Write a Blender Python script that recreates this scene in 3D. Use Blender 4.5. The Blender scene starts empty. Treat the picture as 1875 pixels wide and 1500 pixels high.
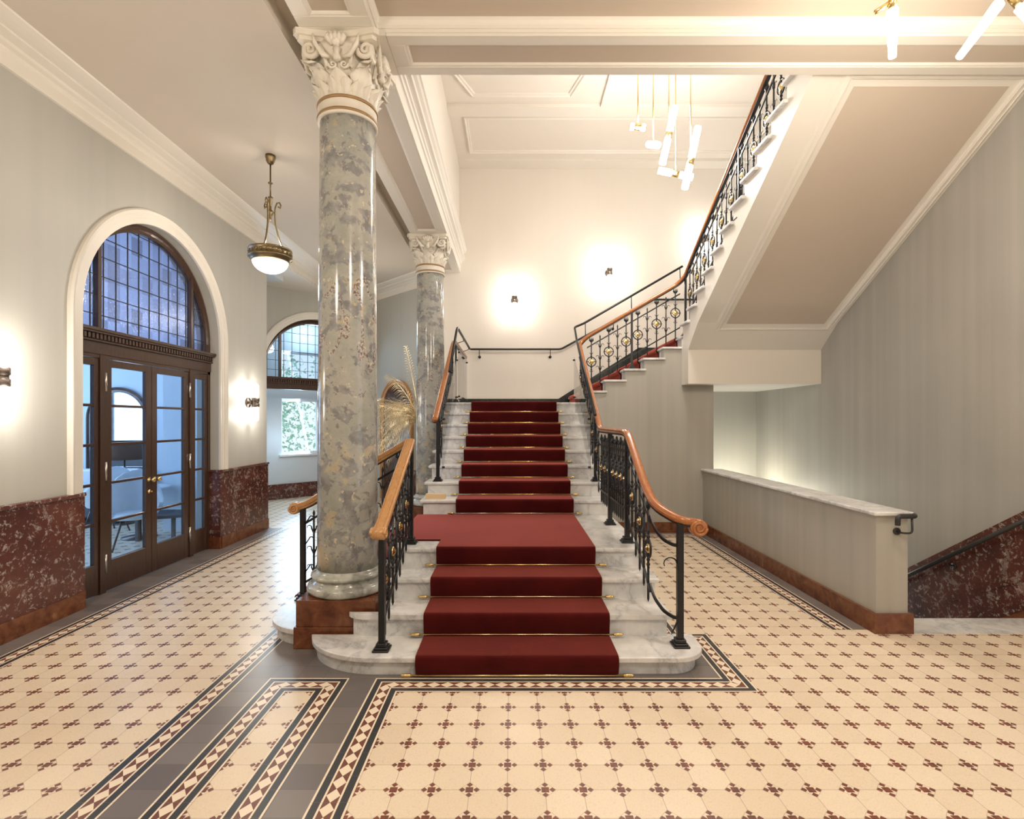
import bpy, bmesh, math, random
from mathutils import Vector, Matrix
random.seed(7)
PI = math.pi
C = bpy.context.scene.collection
K = 1.062; F = 962.0; H = 1.665; T = 0.1717

# ------------------------------------------------------------------ materials
class E:
    """tiny expression wrapper for shader math"""
    nt = None
    def __init__(s, v): s.v = v
    def op(a, o, b=None, c=None):
        n = E.nt.nodes.new('ShaderNodeMath'); n.operation = o
        for i, x in enumerate((a, b, c)):
            if x is None: continue
            x = x.v if isinstance(x, E) else x
            if isinstance(x, (int, float)): n.inputs[i].default_value = x
            else: E.nt.links.new(x, n.inputs[i])
        return E(n.outputs[0])
    def __add__(a, b): return a.op('ADD', b)
    def __sub__(a, b): return a.op('SUBTRACT', b)
    def __mul__(a, b): return a.op('MULTIPLY', b)
    def __truediv__(a, b): return a.op('DIVIDE', b)
    def __lt__(a, b): return a.op('LESS_THAN', b)
    def __gt__(a, b): return a.op('GREATER_THAN', b)
    def abs(a): return a.op('ABSOLUTE')
    def fr(a): return a.op('FRACT')
    def fl(a): return a.op('FLOOR')
    def mn(a, b): return a.op('MINIMUM', b)
    def mx(a, b): return a.op('MAXIMUM', b)

def newmat(name, rough=.5, metal=0., col=(.8, .8, .8)):
    m = bpy.data.materials.new(name); m.use_nodes = True
    nt = m.node_tree; b = nt.nodes['Principled BSDF']
    b.inputs['Base Color'].default_value = (*col, 1); b.inputs['Roughness'].default_value = rough
    b.inputs['Metallic'].default_value = metal
    E.nt = nt
    return m, nt, b
def mixc(nt, fac, a, b):
    n = nt.nodes.new('ShaderNodeMix'); n.data_type = 'RGBA'
    for s, x in ((n.inputs[0], fac), (n.inputs[6], a), (n.inputs[7], b)):
        x = x.v if isinstance(x, E) else x
        if isinstance(x, (int, float)): s.default_value = x
        elif isinstance(x, tuple): s.default_value = (*x[:3], 1)
        else: nt.links.new(x, s)
    return n.outputs[2]
def coords(nt, scale=(1, 1, 1), kind='Object'):
    tc = nt.nodes.new('ShaderNodeTexCoord'); mp = nt.nodes.new('ShaderNodeMapping')
    mp.inputs['Scale'].default_value = scale; nt.links.new(tc.outputs[kind], mp.inputs[0]); return mp.outputs[0]
def noise(nt, vec, scale, detail=4, rough=.5, dist=0.):
    n = nt.nodes.new('ShaderNodeTexNoise'); n.inputs['Scale'].default_value = scale
    n.inputs['Detail'].default_value = detail; n.inputs['Roughness'].default_value = rough
    n.inputs['Distortion'].default_value = dist; nt.links.new(vec, n.inputs['Vector']); return n.outputs['Fac']
def ramp(nt, fac, stops, interp='LINEAR'):
    r = nt.nodes.new('ShaderNodeValToRGB'); r.color_ramp.interpolation = interp
    e = r.color_ramp.elements
    while len(e) < len(stops): e.new(.5)
    for i, (p, c) in enumerate(stops):
        e[i].position = p; e[i].color = (*c, 1) if isinstance(c, tuple) else (c, c, c, 1)
    nt.links.new(fac.v if isinstance(fac, E) else fac, r.inputs[0]); return r.outputs[0]
def bump(nt, b, h, strength=.1, dist=.01):
    n = nt.nodes.new('ShaderNodeBump'); n.inputs['Strength'].default_value = strength
    n.inputs['Distance'].default_value = dist; nt.links.new(h.v if isinstance(h, E) else h, n.inputs['Height'])
    nt.links.new(n.outputs[0], b.inputs['Normal'])

def paint(name, col, rough=.6, streak=.0):
    m, nt, b = newmat(name, rough, 0, col)
    v = coords(nt, (5, 5, .12)); n1 = noise(nt, v, 1.6, 3)
    v2 = coords(nt); n2 = noise(nt, v2, .9, 2)
    d = tuple(c * (1 - streak) for c in col); l = tuple(min(1, c * (1 + streak * .7)) for c in col)
    c = ramp(nt, n1, [(.3, d), (.7, l)]); c2 = ramp(nt, n2, [(.3, d), (.7, l)])
    nt.links.new(mixc(nt, .45, c, c2), b.inputs['Base Color'])
    return m
def plain(name, col, rough=.5, metal=0., amount=.08, scale=12):
    m, nt, b = newmat(name, rough, metal, col)
    n = noise(nt, coords(nt), scale, 4)
    nt.links.new(ramp(nt, n, [(.3, tuple(c * (1 - amount) for c in col)), (.7, tuple(min(1, c * (1 + amount)) for c in col))]), b.inputs['Base Color'])
    return m
M = {}
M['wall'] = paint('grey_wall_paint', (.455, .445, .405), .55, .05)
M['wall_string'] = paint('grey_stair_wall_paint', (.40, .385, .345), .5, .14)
M['cream'] = paint('cream_wall_paint', (.74, .69, .62), .6, .015)
M['trim'] = paint('white_trim_paint', (.74, .70, .63), .45, .01)
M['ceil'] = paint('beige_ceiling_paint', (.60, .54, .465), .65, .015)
M['panel'] = paint('tan_panel_paint', (.54, .46, .375), .6, .015)
M['plaster'] = plain('cream_plaster', (.72, .67, .58), .5, 0, .06, 9)
M['bronze_band'] = plain('bronze_band_paint', (.32, .20, .09), .4, .2)
M['roomwall'] = paint('pale_blue_wall_paint', (.62, .68, .74), .6, .01)

def mk_white_marble():
    m, nt, b = newmat('white_marble', .28)
    v = coords(nt)
    n = noise(nt, v, 2.2, 8, .62, .5); e = (E(n) - .5).abs()
    vein = ramp(nt, e, [(0., (.50, .50, .51)), (.012, (.63, .63, .63)), (.05, (.74, .735, .725))])
    cl = ramp(nt, noise(nt, v, 7, 6, .6), [(.35, (.62, .62, .62)), (.62, (1., 1., 1.))])
    mm = nt.nodes.new('ShaderNodeMix'); mm.data_type = 'RGBA'; mm.blend_type = 'MULTIPLY'; mm.inputs[0].default_value = .55
    nt.links.new(vein, mm.inputs[6]); nt.links.new(cl, mm.inputs[7]); nt.links.new(mm.outputs[2], b.inputs['Base Color'])
    return m
M['marble'] = mk_white_marble()
def mk_red_marble():
    m, nt, b = newmat('red_veined_marble', .2)
    v = coords(nt); n = noise(nt, v, 6, 10, .72, .7)
    base = ramp(nt, noise(nt, v, 3, 5, .6), [(.3, (.060, .018, .014)), (.55, (.105, .032, .023)), (.75, (.15, .055, .038))])
    k = ramp(nt, n, [(.57, 0.), (.60, .8), (.62, .15), (.68, .7)])
    n2 = noise(nt, v, 24, 6, .72, .4); k2 = ramp(nt, n2, [(.56, 0.), (.62, .8)])
    c = mixc(nt, k, base, (.36, .30, .27)); c = mixc(nt, k2, c, (.42, .36, .32))
    nt.links.new(c, b.inputs['Base Color']); return m
M['red_marble'] = mk_red_marble()
def mk_brown_marble():
    m, nt, b = newmat('brown_marble', .18)
    v = coords(nt); n = noise(nt, v, 9, 8, .65, .5)
    nt.links.new(ramp(nt, n, [(.3, (.07, .02, .01)), (.48, (.15, .048, .02)), (.62, (.20, .075, .03)), (.75, (.33, .17, .085))]), b.inputs['Base Color'])
    return m
M['brown_marble'] = mk_brown_marble()
def mk_column():
    m, nt, b = newmat('scagliola_marble', .13)
    v = coords(nt)
    base = ramp(nt, noise(nt, v, 2.6, 6, .65), [(.3, (.27, .285, .255)), (.5, (.37, .37, .335)), (.68, (.42, .40, .36))])
    fine = ramp(nt, noise(nt, v, 26, 5, .7), [(.35, (.86, .86, .86)), (.6, (1., 1., 1.))])
    ml = nt.nodes.new('ShaderNodeMix'); ml.data_type = 'RGBA'; ml.blend_type = 'MULTIPLY'; ml.inputs[0].default_value = .6
    nt.links.new(base, ml.inputs[6]); nt.links.new(fine, ml.inputs[7]); base = ml.outputs[2]
    def off(x, y, z, sc=(1, 1, 1)):
        mp = nt.nodes.new('ShaderNodeMapping'); mp.inputs['Location'].default_value = (x, y, z); mp.inputs['Scale'].default_value = sc
        nt.links.new(v, mp.inputs[0]); return mp.outputs[0]
    # soft ragged grey-violet patches with inner tones
    n1 = noise(nt, off(0, 0, 0), 7.5, 8, .66, .35)
    tone = ramp(nt, noise(nt, off(3, 1, 7), 14, 4), [(.35, (.12, .12, .135)), (.5, (.20, .20, .22)), (.65, (.27, .28, .27))])
    c = mixc(nt, ramp(nt, n1, [(.515, 0.), (.545, .7), (.66, .7)]), base, tone)
    n2 = noise(nt, off(7, 2, 3), 5.2, 6, .58, .2)
    c = mixc(nt, ramp(nt, n2, [(.615, 0.), (.635, .6)]), c, (.49, .40, .26))
    n3 = noise(nt, off(1, 9, 5), 15, 5, .6)
    c = mixc(nt, ramp(nt, n3, [(.635, 0.), (.65, .8)]), c, (.20, .175, .17))
    n4 = noise(nt, off(4, 4, 1), 17, 5, .6)
    c = mixc(nt, ramp(nt, n4, [(.64, 0.), (.655, .8)]), c, (.60, .52, .40))
    w = E(noise(nt, off(0, 5, 0, (1.6, 1.6, .6)), 1.0, 3, .55)); crack = (w - .47).abs() < .007
    dots = ramp(nt, noise(nt, v, 62, 3), [(.48, 0.), (.53, 1.)])
    c = mixc(nt, crack * E(dots) * .75, c, (.13, .07, .06))
    c = mixc(nt, crack * (E(noise(nt, off(2, 2, 2), 55, 2)) > .56) * .7, c, (.55, .46, .42))
    nt.links.new(c, b.inputs['Base Color'])
    return m
M['column'] = mk_column()
def mk_torus_marble():
    m, nt, b = newmat('grey_green_marble', .15)
    v = coords(nt)
    nt.links.new(ramp(nt, noise(nt, v, 8, 7, .62, .6), [(.3, (.16, .17, .15)), (.45, (.36, .37, .33)), (.6, (.52, .52, .48)), (.75, (.30, .31, .32))]), b.inputs['Base Color'])
    return m
M['base_marble'] = mk_torus_marble()
def mk_carpet():
    m, nt, b = newmat('red_carpet_pile', .95)
    n = noise(nt, coords(nt), 220, 2); n2 = noise(nt, coords(nt), 4, 4)
    c = ramp(nt, n2, [(.3, (.042, .0025, .003)), (.7, (.068, .005, .0045))])
    nt.links.new(c, b.inputs['Base Color'])
    b.inputs['Sheen Weight'].default_value = 1.; b.inputs['Sheen Roughness'].default_value = .40
    b.inputs['Sheen Tint'].default_value = (1., .25, .19, 1); b.inputs['Specular IOR Level'].default_value = .1
    bump(nt, b, n, .35, .004); return m
M['carpet'] = mk_carpet()
M['iron'] = plain('black_iron', (.007, .007, .008), .38, .0, .2)
M['brass'] = plain('brass', (.78, .58, .26), .22, 1, .06)
M['oldbrass'] = plain('aged_brass', (.26, .20, .11), .35, 1, .15)
M['bronze'] = plain('grey_bronze', (.16, .13, .11), .4, 1, .1)
M['gold'] = plain('gold_leaf', (.80, .66, .42), .3, 1, .25)
M['chrome'] = plain('steel', (.6, .58, .55), .3, 1)
def mk_wood(name, a, bcol, rough, scale=(9, 1.2, 9)):
    m, nt, b = newmat(name, rough)
    n = noise(nt, coords(nt, scale), 6, 6, .6, 1.2)
    nt.links.new(ramp(nt, n, [(.3, a), (.7, bcol)]), b.inputs['Base Color'])
    b.inputs['Coat Weight'].default_value = .25; b.inputs['Coat Roughness'].default_value = .12
    return m
M['oak'] = mk_wood('oak_wood', (.40, .19, .065), (.56, .31, .13), .32)
M['rail_wood'] = mk_wood('varnished_brown_wood', (.30, .095, .028), (.42, .16, .05), .22)
M['dark_wood'] = mk_wood('dark_door_wood', (.038, .018, .011), (.075, .036, .022), .32, (9, 9, 1.2))
M['lightwood'] = mk_wood('pale_pine', (.60, .42, .22), (.72, .55, .33), .5, (1, 9, 9))
M['darkmarble'] = plain('green_black_marble', (.018, .024, .022), .15, 0, .5, 14)
M['black'] = plain('black_plastic', (.02, .02, .02), .4)
M['whiteshell'] = plain('white_seat_shell', (.75, .76, .78), .3, 0, .03)
M['greyfabric'] = plain('grey_fabric', (.10, .10, .11), .9, 0, .1)
M['shade'] = plain('brown_lamp_shade', (.10, .045, .025), .7, 0, .1)
def mk_glass(name, tint, alpha, rough=.02, tex=False):
    m = bpy.data.materials.new(name); m.use_nodes = True; nt = m.node_tree; E.nt = nt
    nt.nodes.clear(); o = nt.nodes.new('ShaderNodeOutputMaterial'); mx = nt.nodes.new('ShaderNodeMixShader')
    t = nt.nodes.new('ShaderNodeBsdfTransparent'); g = nt.nodes.new('ShaderNodeBsdfGlossy')
    t.inputs[0].default_value = (*tint, 1); g.inputs['Roughness'].default_value = rough
    if tex:
        tc = nt.nodes.new('ShaderNodeTexCoord'); sp = nt.nodes.new('ShaderNodeSeparateXYZ'); nt.links.new(tc.outputs['Object'], sp.inputs[0])
        cb = nt.nodes.new('ShaderNodeCombineXYZ')
        a = (E(sp.outputs[1]) / .162).fl(); z = (E(sp.outputs[2]) / .19).fl()
        nt.links.new(a.v, cb.inputs[0]); nt.links.new(z.v, cb.inputs[1])
        wn = nt.nodes.new('ShaderNodeTexWhiteNoise'); nt.links.new(cb.outputs[0], wn.inputs[0])
        nt.links.new(ramp(nt, wn.outputs[0], [(0, tuple(c * .72 for c in tint)), (1, tint)]), t.inputs[0])
        bp = nt.nodes.new('ShaderNodeBump'); bp.inputs['Strength'].default_value = .35; bp.inputs['Distance'].default_value = .01
        nt.links.new(noise(nt, coords(nt, (1, 3, 1)), 26, 2), bp.inputs['Height']); nt.links.new(bp.outputs[0], g.inputs['Normal'])
    fr = nt.nodes.new('ShaderNodeLayerWeight'); fr.inputs[0].default_value = .5
    f = (E(fr.outputs[1]).op('POWER', 5.) * .9 + alpha).mn(1.)
    nt.links.new(f.v, mx.inputs[0]); nt.links.new(t.outputs[0], mx.inputs[1]); nt.links.new(g.outputs[0], mx.inputs[2])
    nt.links.new(mx.outputs[0], o.inputs[0]); return m
M['glass'] = mk_glass('door_glass', (.80, .88, .96), .03)
M['lead_glass'] = mk_glass('leaded_glass', (.76, .79, .95), .10, .12, True)
M['clear_lead_glass'] = mk_glass('clear_leaded_glass', (.86, .92, .97), .02)
M['acrylic'] = mk_glass('clear_acrylic', (.93, .94, .95), .02)
def emis(name, col, s):
    m = bpy.data.materials.new(name); m.use_nodes = True; nt = m.node_tree; nt.nodes.clear()
    o = nt.nodes.new('ShaderNodeOutputMaterial'); e = nt.nodes.new('ShaderNodeEmission')
    e.inputs[0].default_value = (*col, 1); e.inputs[1].default_value = s; nt.links.new(e.outputs[0], o.inputs[0]); return m
M['tube'] = emis('glowing_lamp_tube', (1, .93, .84), 26)
M['sconce_tube'] = emis('glowing_sconce_tube', (1, .95, .88), 22)
M['dome'] = emis('glowing_glass_dome', (1, .95, .90), 5)
def mk_leaf():
    m, nt, b = newmat('tree_leaves', .6)
    nt.links.new(ramp(nt, noise(nt, coords(nt), 6, 3), [(.3, (.25, .45, .28)), (.7, (.55, .75, .55))]), b.inputs['Base Color']); return m
M['leaf'] = mk_leaf(); M['bark'] = plain('bark', (.15, .11, .08), .8)

CREAM = (.73, .61, .46); CREAM2 = (.80, .69, .54); BRN = (.155, .055, .035); BLK = (.035, .036, .04); GREY = (.155, .135, .130)
def floor_finish(nt, b):
    r = ramp(nt, noise(nt, coords(nt), 1.5, 1), [(.2, .27), (.8, .34)]); nt.links.new(r, b.inputs['Roughness'])
def mk_floor():
    m, nt, b = newmat('octagon_floor_tiles', .3)
    g = nt.nodes.new('ShaderNodeTexCoord'); sp = nt.nodes.new('ShaderNodeSeparateXYZ'); nt.links.new(g.outputs['Object'], sp.inputs[0])
    p = (E(sp.outputs[0]) + .02) / T + 200.; q = (E(sp.outputs[1]) - 2.375) / T + 200.
    u = ((p + .5).fr() - .5).abs(); v = ((q + .5).fr() - .5).abs()
    a = u.mx(v); bb = u.mn(v); d1 = u + v
    dark = ((a < .100) + (((bb + (a - .188).abs()) < .087))).mn(1.)
    grout = ((((d1 - .287).abs() < .006) + ((bb < .0075) * (d1 > .28))).mn(1.))
    # per tile tone
    cb = nt.nodes.new('ShaderNodeCombineXYZ'); nt.links.new(p.fl().v, cb.inputs[0]); nt.links.new(q.fl().v, cb.inputs[1])
    wn = nt.nodes.new('ShaderNodeTexWhiteNoise'); nt.links.new(cb.outputs[0], wn.inputs[0])
    cream = mixc(nt, wn.outputs[0], CREAM, CREAM2)
    big = ramp(nt, noise(nt, coords(nt), 1.0, 2), [(.3, .0), (.8, .3)])
    cream = mixc(nt, big, cream, (.66, .52, .38))
    # fine mosaic joints pressed in the cream tiles
    vo = nt.nodes.new('ShaderNodeTexVoronoi'); vo.feature = 'DISTANCE_TO_EDGE'; vo.inputs['Scale'].default_value = 75
    nt.links.new(g.outputs['Object'], vo.inputs['Vector'])
    cream = mixc(nt, (E(vo.outputs['Distance']) < .05) * .16, cream, (.40, .31, .22))
    brn = mixc(nt, wn.outputs[0], (.13, .05, .035), (.21, .07, .045))
    c = mixc(nt, dark, cream, brn); c = mixc(nt, grout * .7, c, (.22, .19, .16))
    nt.links.new(c, b.inputs['Base Color']); floor_finish(nt, b); return m
M['floor'] = mk_floor()
def mk_border():
    m, nt, b = newmat('triangle_border_tiles', .3)
    uv = nt.nodes.new('ShaderNodeUVMap'); sp = nt.nodes.new('ShaderNodeSeparateXYZ'); nt.links.new(uv.outputs[0], sp.inputs[0])
    u = E(sp.outputs[0]); v = E(sp.outputs[1]); s = (v - .5).abs()
    du = ((u * 2.).fr() - .5).abs()
    dia = (du + s / .37) < .5
    pat = mixc(nt, dia, BRN, CREAM2)
    c = mixc(nt, s > .185, pat, CREAM2); c = mixc(nt, s > .24, c, BLK); c = mixc(nt, s > .44, c, CREAM2)
    j = ((u * 1.).fr() < .012) + 0.
    c = mixc(nt, j * .5, c, (.2, .17, .15))
    nt.links.new(c, b.inputs['Base Color']); floor_finish(nt, b); return m
M['border'] = mk_border()
def mk_greytile():
    m, nt, b = newmat('grey_floor_tiles', .3)
    g = nt.nodes.new('ShaderNodeTexCoord'); sp = nt.nodes.new('ShaderNodeSeparateXYZ'); nt.links.new(g.outputs['Object'], sp.inputs[0])
    p = (E(sp.outputs[0]) + .02) / T + 200.; q = (E(sp.outputs[1]) - 2.375) / T + 200.
    j = ((p.fr() < .02) + (q.fr() < .02)).mn(1.)
    cb = nt.nodes.new('ShaderNodeCombineXYZ'); nt.links.new(p.fl().v, cb.inputs[0]); nt.links.new(q.fl().v, cb.inputs[1])
    wn = nt.nodes.new('ShaderNodeTexWhiteNoise'); nt.links.new(cb.outputs[0], wn.inputs[0])
    c = mixc(nt, wn.outputs[0], (.135, .118, .115), (.20, .175, .165)); c = mixc(nt, j * .6, c, (.07, .06, .06))
    nt.links.new(c, b.inputs['Base Color']); floor_finish(nt, b); return m
M['grey'] = mk_greytile()

# ------------------------------------------------------------------ mesh helpers
class MB:
    def __init__(s): s.v = []; s.f = []; s.sm = []; s.uv = []
    def add(s, verts, faces, smooth=False, uvs=None):
        o = len(s.v); s.v += [tuple(x) for x in verts]
        for i, f in enumerate(faces):
            s.f.append(tuple(o + k for k in f)); s.sm.append(smooth); s.uv.append(uvs[i] if uvs else None)
        return s
    def box(s, x0, x1, y0, y1, z0, z1):
        v = [(x, y, z) for z in (z0, z1) for y in (y0, y1) for x in (x0, x1)]
        return s.add(v, [(0, 2, 3, 1), (4, 5, 7, 6), (0, 1, 5, 4), (2, 6, 7, 3), (0, 4, 6, 2), (1, 3, 7, 5)])
    def prism(s, pts, ext):
        """pts: 3-D polygon; ext: vector"""
        n = len(pts); e = Vector(ext); P = [Vector(p) for p in pts]
        v = P + [p + e for p in P]
        f = [tuple(range(n))[::-1], tuple(range(n, 2 * n))] + [(i, (i + 1) % n, (i + 1) % n + n, i + n) for i in range(n)]
        return s.add(v, f)
    def tube(s, path, r, n=8, cap=True, smooth=True):
        P = [Vector(p) for p in path]; rs = r if isinstance(r, (list, tuple)) else [r] * len(P)
        up = None; rings = []
        for i, p in enumerate(P):
            t = (P[min(i + 1, len(P) - 1)] - P[max(i - 1, 0)]).normalized()
            if up is None:
                a = Vector((0, 0, 1)) if abs(t.z) < .9 else Vector((1, 0, 0)); up = (a - t * a.dot(t)).normalized()
            else: up = (up - t * up.dot(t)); up = up.normalized() if up.length > 1e-6 else Vector((1, 0, 0))
            sd = t.cross(up)
            rings.append([p + (up * math.cos(2 * PI * k / n) + sd * math.sin(2 * PI * k / n)) * rs[i] for k in range(n)])
        v = [q for rg in rings for q in rg]; f = []
        for i in range(len(P) - 1):
            for k in range(n): f.append((i * n + k, i * n + (k + 1) % n, (i + 1) * n + (k + 1) % n, (i + 1) * n + k))
        if cap: f += [tuple(range(n))[::-1], tuple((len(P) - 1) * n + k for k in range(n))]
        return s.add(v, f, smooth)
    def lathe(s, prof, c=(0, 0, 0), n=32, axis=None, smooth=True):
        """prof: (r,h) list, axis default z"""
        c = Vector(c); ax = Vector(axis).normalized() if axis else Vector((0, 0, 1))
        a = Vector((1, 0, 0)) if abs(ax.x) < .9 else Vector((0, 1, 0)); a = (a - ax * a.dot(ax)).normalized(); bb = ax.cross(a)
        v = []; f = []
        for r, h in prof:
            for k in range(n):
                t = 2 * PI * k / n; v.append(c + ax * h + (a * math.cos(t) + bb * math.sin(t)) * max(r, 1e-4))
        for i in range(len(prof) - 1):
            for k in range(n): f.append((i * n + k, i * n + (k + 1) % n, (i + 1) * n + (k + 1) % n, (i + 1) * n + k))
        f += [tuple(range(n))[::-1], tuple((len(prof) - 1) * n + k for k in range(n))]
        return s.add(v, f, smooth)
    def sweep(s, prof, frames, closed=True, cap=True, smooth=False):
        """frames: list of (pos, A, B); prof: (a,b) list"""
        n = len(prof); v = []; f = []
        for p, A, B in frames:
            for a, bb in prof: v.append(Vector(p) + Vector(A) * a + Vector(B) * bb)
        m = n if closed else n - 1
        for i in range(len(frames) - 1):
            for k in range(m): f.append((i * n + k, i * n + (k + 1) % n, (i + 1) * n + (k + 1) % n, (i + 1) * n + k))
        if cap and closed: f += [tuple(range(n))[::-1], tuple((len(frames) - 1) * n + k for k in range(n))]
        return s.add(v, f, smooth)
    def build(s, name, mat, parent=None, bevel=0, seg=2, autosmooth=False):
        me = bpy.data.meshes.new(name); me.from_pydata(s.v, [], s.f)
        if any(s.uv):
            l = me.uv_layers.new(name='UVMap')
            for p, u in zip(me.polygons, s.uv):
                for k, li in enumerate(p.loop_indices): l.data[li].uv = u[k] if u else (0, 0)
        for p, sm in zip(me.polygons, s.sm): p.use_smooth = sm
        bm = bmesh.new(); bm.from_mesh(me); bmesh.ops.recalc_face_normals(bm, faces=bm.faces); bm.to_mesh(me); bm.free()
        me.materials.append(M[mat] if isinstance(mat, str) else mat)
        o = bpy.data.objects.new(name, me); C.objects.link(o)
        if parent is not None: o.parent = parent
        if bevel:
            b = o.modifiers.new('bevel', 'BEVEL'); b.width = bevel; b.segments = seg; b.limit_method = 'ANGLE'; b.angle_limit = math.radians(35)
            b.harden_normals = False
        return o
def tag(o, label, cat, group=None):
    o['label'] = label; o['category'] = cat
    if group: o['group'] = group
    return o
def struct(o): o['kind'] = 'structure'; return o
def thing(name, label, cat, group=None):
    o = bpy.data.objects.new(name, None); C.objects.link(o); return tag(o, label, cat, group)
def copy_tree(o, parent=None, off=None):
    c = o.copy(); C.objects.link(c)
    if parent is not None: c.parent = parent
    for ch in list(o.children): copy_tree(ch, c)
    return c
def fillet(path, r, n=6):
    P = [Vector(p) for p in path]; out = [P[0]]
    for i in range(1, len(P) - 1):
        a, b, c = P[i - 1], P[i], P[i + 1]; d1 = (a - b); d2 = (c - b)
        rr = min(r, d1.length * .45, d2.length * .45); p1 = b + d1.normalized() * rr; p2 = b + d2.normalized() * rr
        for k in range(n + 1):
            t = k / n; out.append(p1 * (1 - t) ** 2 + b * 2 * t * (1 - t) + p2 * t * t)
    out.append(P[-1]); return out
def rail_frames(path):
    P = [Vector(p) for p in path]; fr = []; last = None
    for i, p in enumerate(P):
        t = (P[min(i + 1, len(P) - 1)] - P[max(i - 1, 0)]).normalized()
        sd = t.cross(Vector((0, 0, 1)))
        sd = sd.normalized() if sd.length > .05 else last
        if last is not None and sd.dot(last) < -.2: sd = last
        last = sd; fr.append((p, sd, sd.cross(t).normalized()))
    return fr
def round_prof(w, h, k=3, rf=.45):
    pts = []; r = min(w, h) * rf
    for cx, cy, a0 in ((w / 2 - r, h / 2 - r, 0), (-w / 2 + r, h / 2 - r, 90), (-w / 2 + r, -h / 2 + r, 180), (w / 2 - r, -h / 2 + r, 270)):
        for i in range(k + 1):
            a = math.radians(a0 + 90 * i / k); pts.append((cx + r * math.cos(a), cy + r * math.sin(a)))
    return pts
def moulding(path, prof, name, mat, parent=None, closed=False, zaxis=(0, 0, 1), side=1):
    """sweep a profile (out, up) along a plan polyline with mitred corners; out = to the left of travel * side"""
    P = [Vector(p) for p in path]; Z = Vector(zaxis); n = len(P); fr = []
    def nrm(a, b): return Z.cross((b - a).normalized()) * side
    for i in range(n):
        if closed or 0 < i < n - 1:
            n1 = nrm(P[i - 1], P[i]); n2 = nrm(P[i], P[(i + 1) % n]); m = (n1 + n2); m = m / max(m.dot(n1), .2)
        elif i == 0: m = nrm(P[0], P[1])
        else: m = nrm(P[-2], P[-1])
        fr.append((P[i], m, Z))
    if closed: fr.append(fr[0])
    b = MB(); b.sweep(prof, fr, True, not closed); return b.build(name, mat, parent)

# ------------------------------------------------------------------ floor
fl = MB()
fl.add([(-4.13, -2, 0), (6.5, -2, 0), (6.5, 4.15, 0), (3.1, 4.15, 0), (3.1, 8.0, 0), (-1.0, 8, 0), (-1.0, 12.5, 0), (-5.28, 12.5, 0), (-5.28, 8.06, 0), (-4.13, 8.06, 0)], [tuple(range(10))])
floor = struct(fl.build('floor', 'floor'))
def rect(x0, x1, y0, y1, z): return [(x0, y0, z), (x1, y0, z), (x1, y1, z), (x0, y1, z)]
gz = MB()
X1 = -.707 - T; X2 = X1 - T; X5 = X2 - 3 * T; X6 = X5 - T; X7 = X6 - T
YB = 2.375 + 5 * T; YO = YB + T                      # inner / outer edge of the border before the stairs
for r in ((X2, X1, -2, YO), (X6, X5, -2, YO), (X6, 1.36, YO, 4.3), (-3.83, -3.62, -2, 8.2), (-4.02, -3.83, 4.60, 6.95), (2.727, 2.9, 4.2, 7.9), (1.0, 2.9, 7.76, 7.9)):
    gz.add(rect(*r, .0008), [(0, 1, 2, 3)])
gz.build('grey_tile_band', 'grey', floor)
bz = MB()
def border(path, side=1, closed=False):
    P = [Vector((x, y, 0)) for x, y in path]; n = len(P); L = 0; ms = []
    def nr(a, b): d = (b - a).normalized(); return Vector((-d.y, d.x, 0)) * side
    for i in range(n):
        if 0 < i < n - 1: n1, n2 = nr(P[i - 1], P[i]), nr(P[i], P[i + 1]); m = n1 + n2; ms.append(m / m.dot(n1))
        else: ms.append(nr(P[0], P[1]) if i == 0 else nr(P[-2], P[-1]))
    for i in range(n - 1):
        a, b = P[i], P[i + 1]; d = (b - a).normalized()
        q = [a, b, b + ms[i + 1] * T, a + ms[i] * T]
        bz.add([(p.x, p.y, .0016) for p in q], [(0, 1, 2, 3)], False, [[((p - a).dot(d) / T, 0 if k < 2 else 1) for k, p in enumerate(q)]])
border([(-.707, -2), (-.707, YB), (1.525, YB), (1.525, 4.12), (1.30, 4.12), (1.30, 7.8)][:5], 1)
border([(1.30, 3.95), (1.30, 7.5)], 1)
border([(X5 + T, -2), (X5 + T, YB), (X2 - T, YB), (X2 - T, -2)], 1)
border([(X6, -2), (X6, 4.4)], 1)
border([(-3.62, -2), (-3.62, 8.2), ], -1)
border([(2.727, 4.2), (2.727, 7.72), (1.3, 7.72)], 1)
bz.build('patterned_border', 'border', floor)

# marble threshold at the basement stairs + stair going down
th = thing('basement_stair', 'white marble stairs going down behind the low wall on the right', 'stairs')
b = MB(); b.box(3.135, 4.44, 4.12, 4.44, -.05, .002); b.build('landing_slab', 'marble', th)
for i in range(9):
    b = MB(); y = 4.44 + .27 * i; z = -.185 * (i + 1)
    b.box(3.135, 4.44, y, y + .27, z - .05, z); b.box(3.135, 4.44, y - .02, y, z, z + .15)
    b.build('step', 'marble', th)

# ------------------------------------------------------------------ walls
def arch_pts(c, r, z0, zs, n=28):
    """opening outline going from right-bottom up and over to left-bottom (u,z)"""
    return [(c + r, z0)] + [(c + r * math.cos(PI * k / n), zs + r * math.sin(PI * k / n)) for k in range(n + 1)] + [(c - r, z0)]
XL = -3.83; AC = 5.777; AR = 1.112; AS = 2.66
def arched_wall(name, P0, d, nrm, u0, u1, c, ztop=4.75, thick=.3, r=AR):
    P0 = Vector(P0); d = Vector(d); nrm = Vector(nrm)
    pts = [(u0, 0), (u0, ztop), (u1, ztop), (u1, 0)] + arch_pts(c, r, 0, AS)
    b = MB(); b.prism([P0 + d * u + Vector((0, 0, z)) for u, z in pts], -nrm * thick)
    return struct(b.build(name, 'wall'))
arched_wall('wall_left', (XL, 0, 0), (0, 1, 0), (1, 0, 0), -1.2, 8.21, AC)
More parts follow.
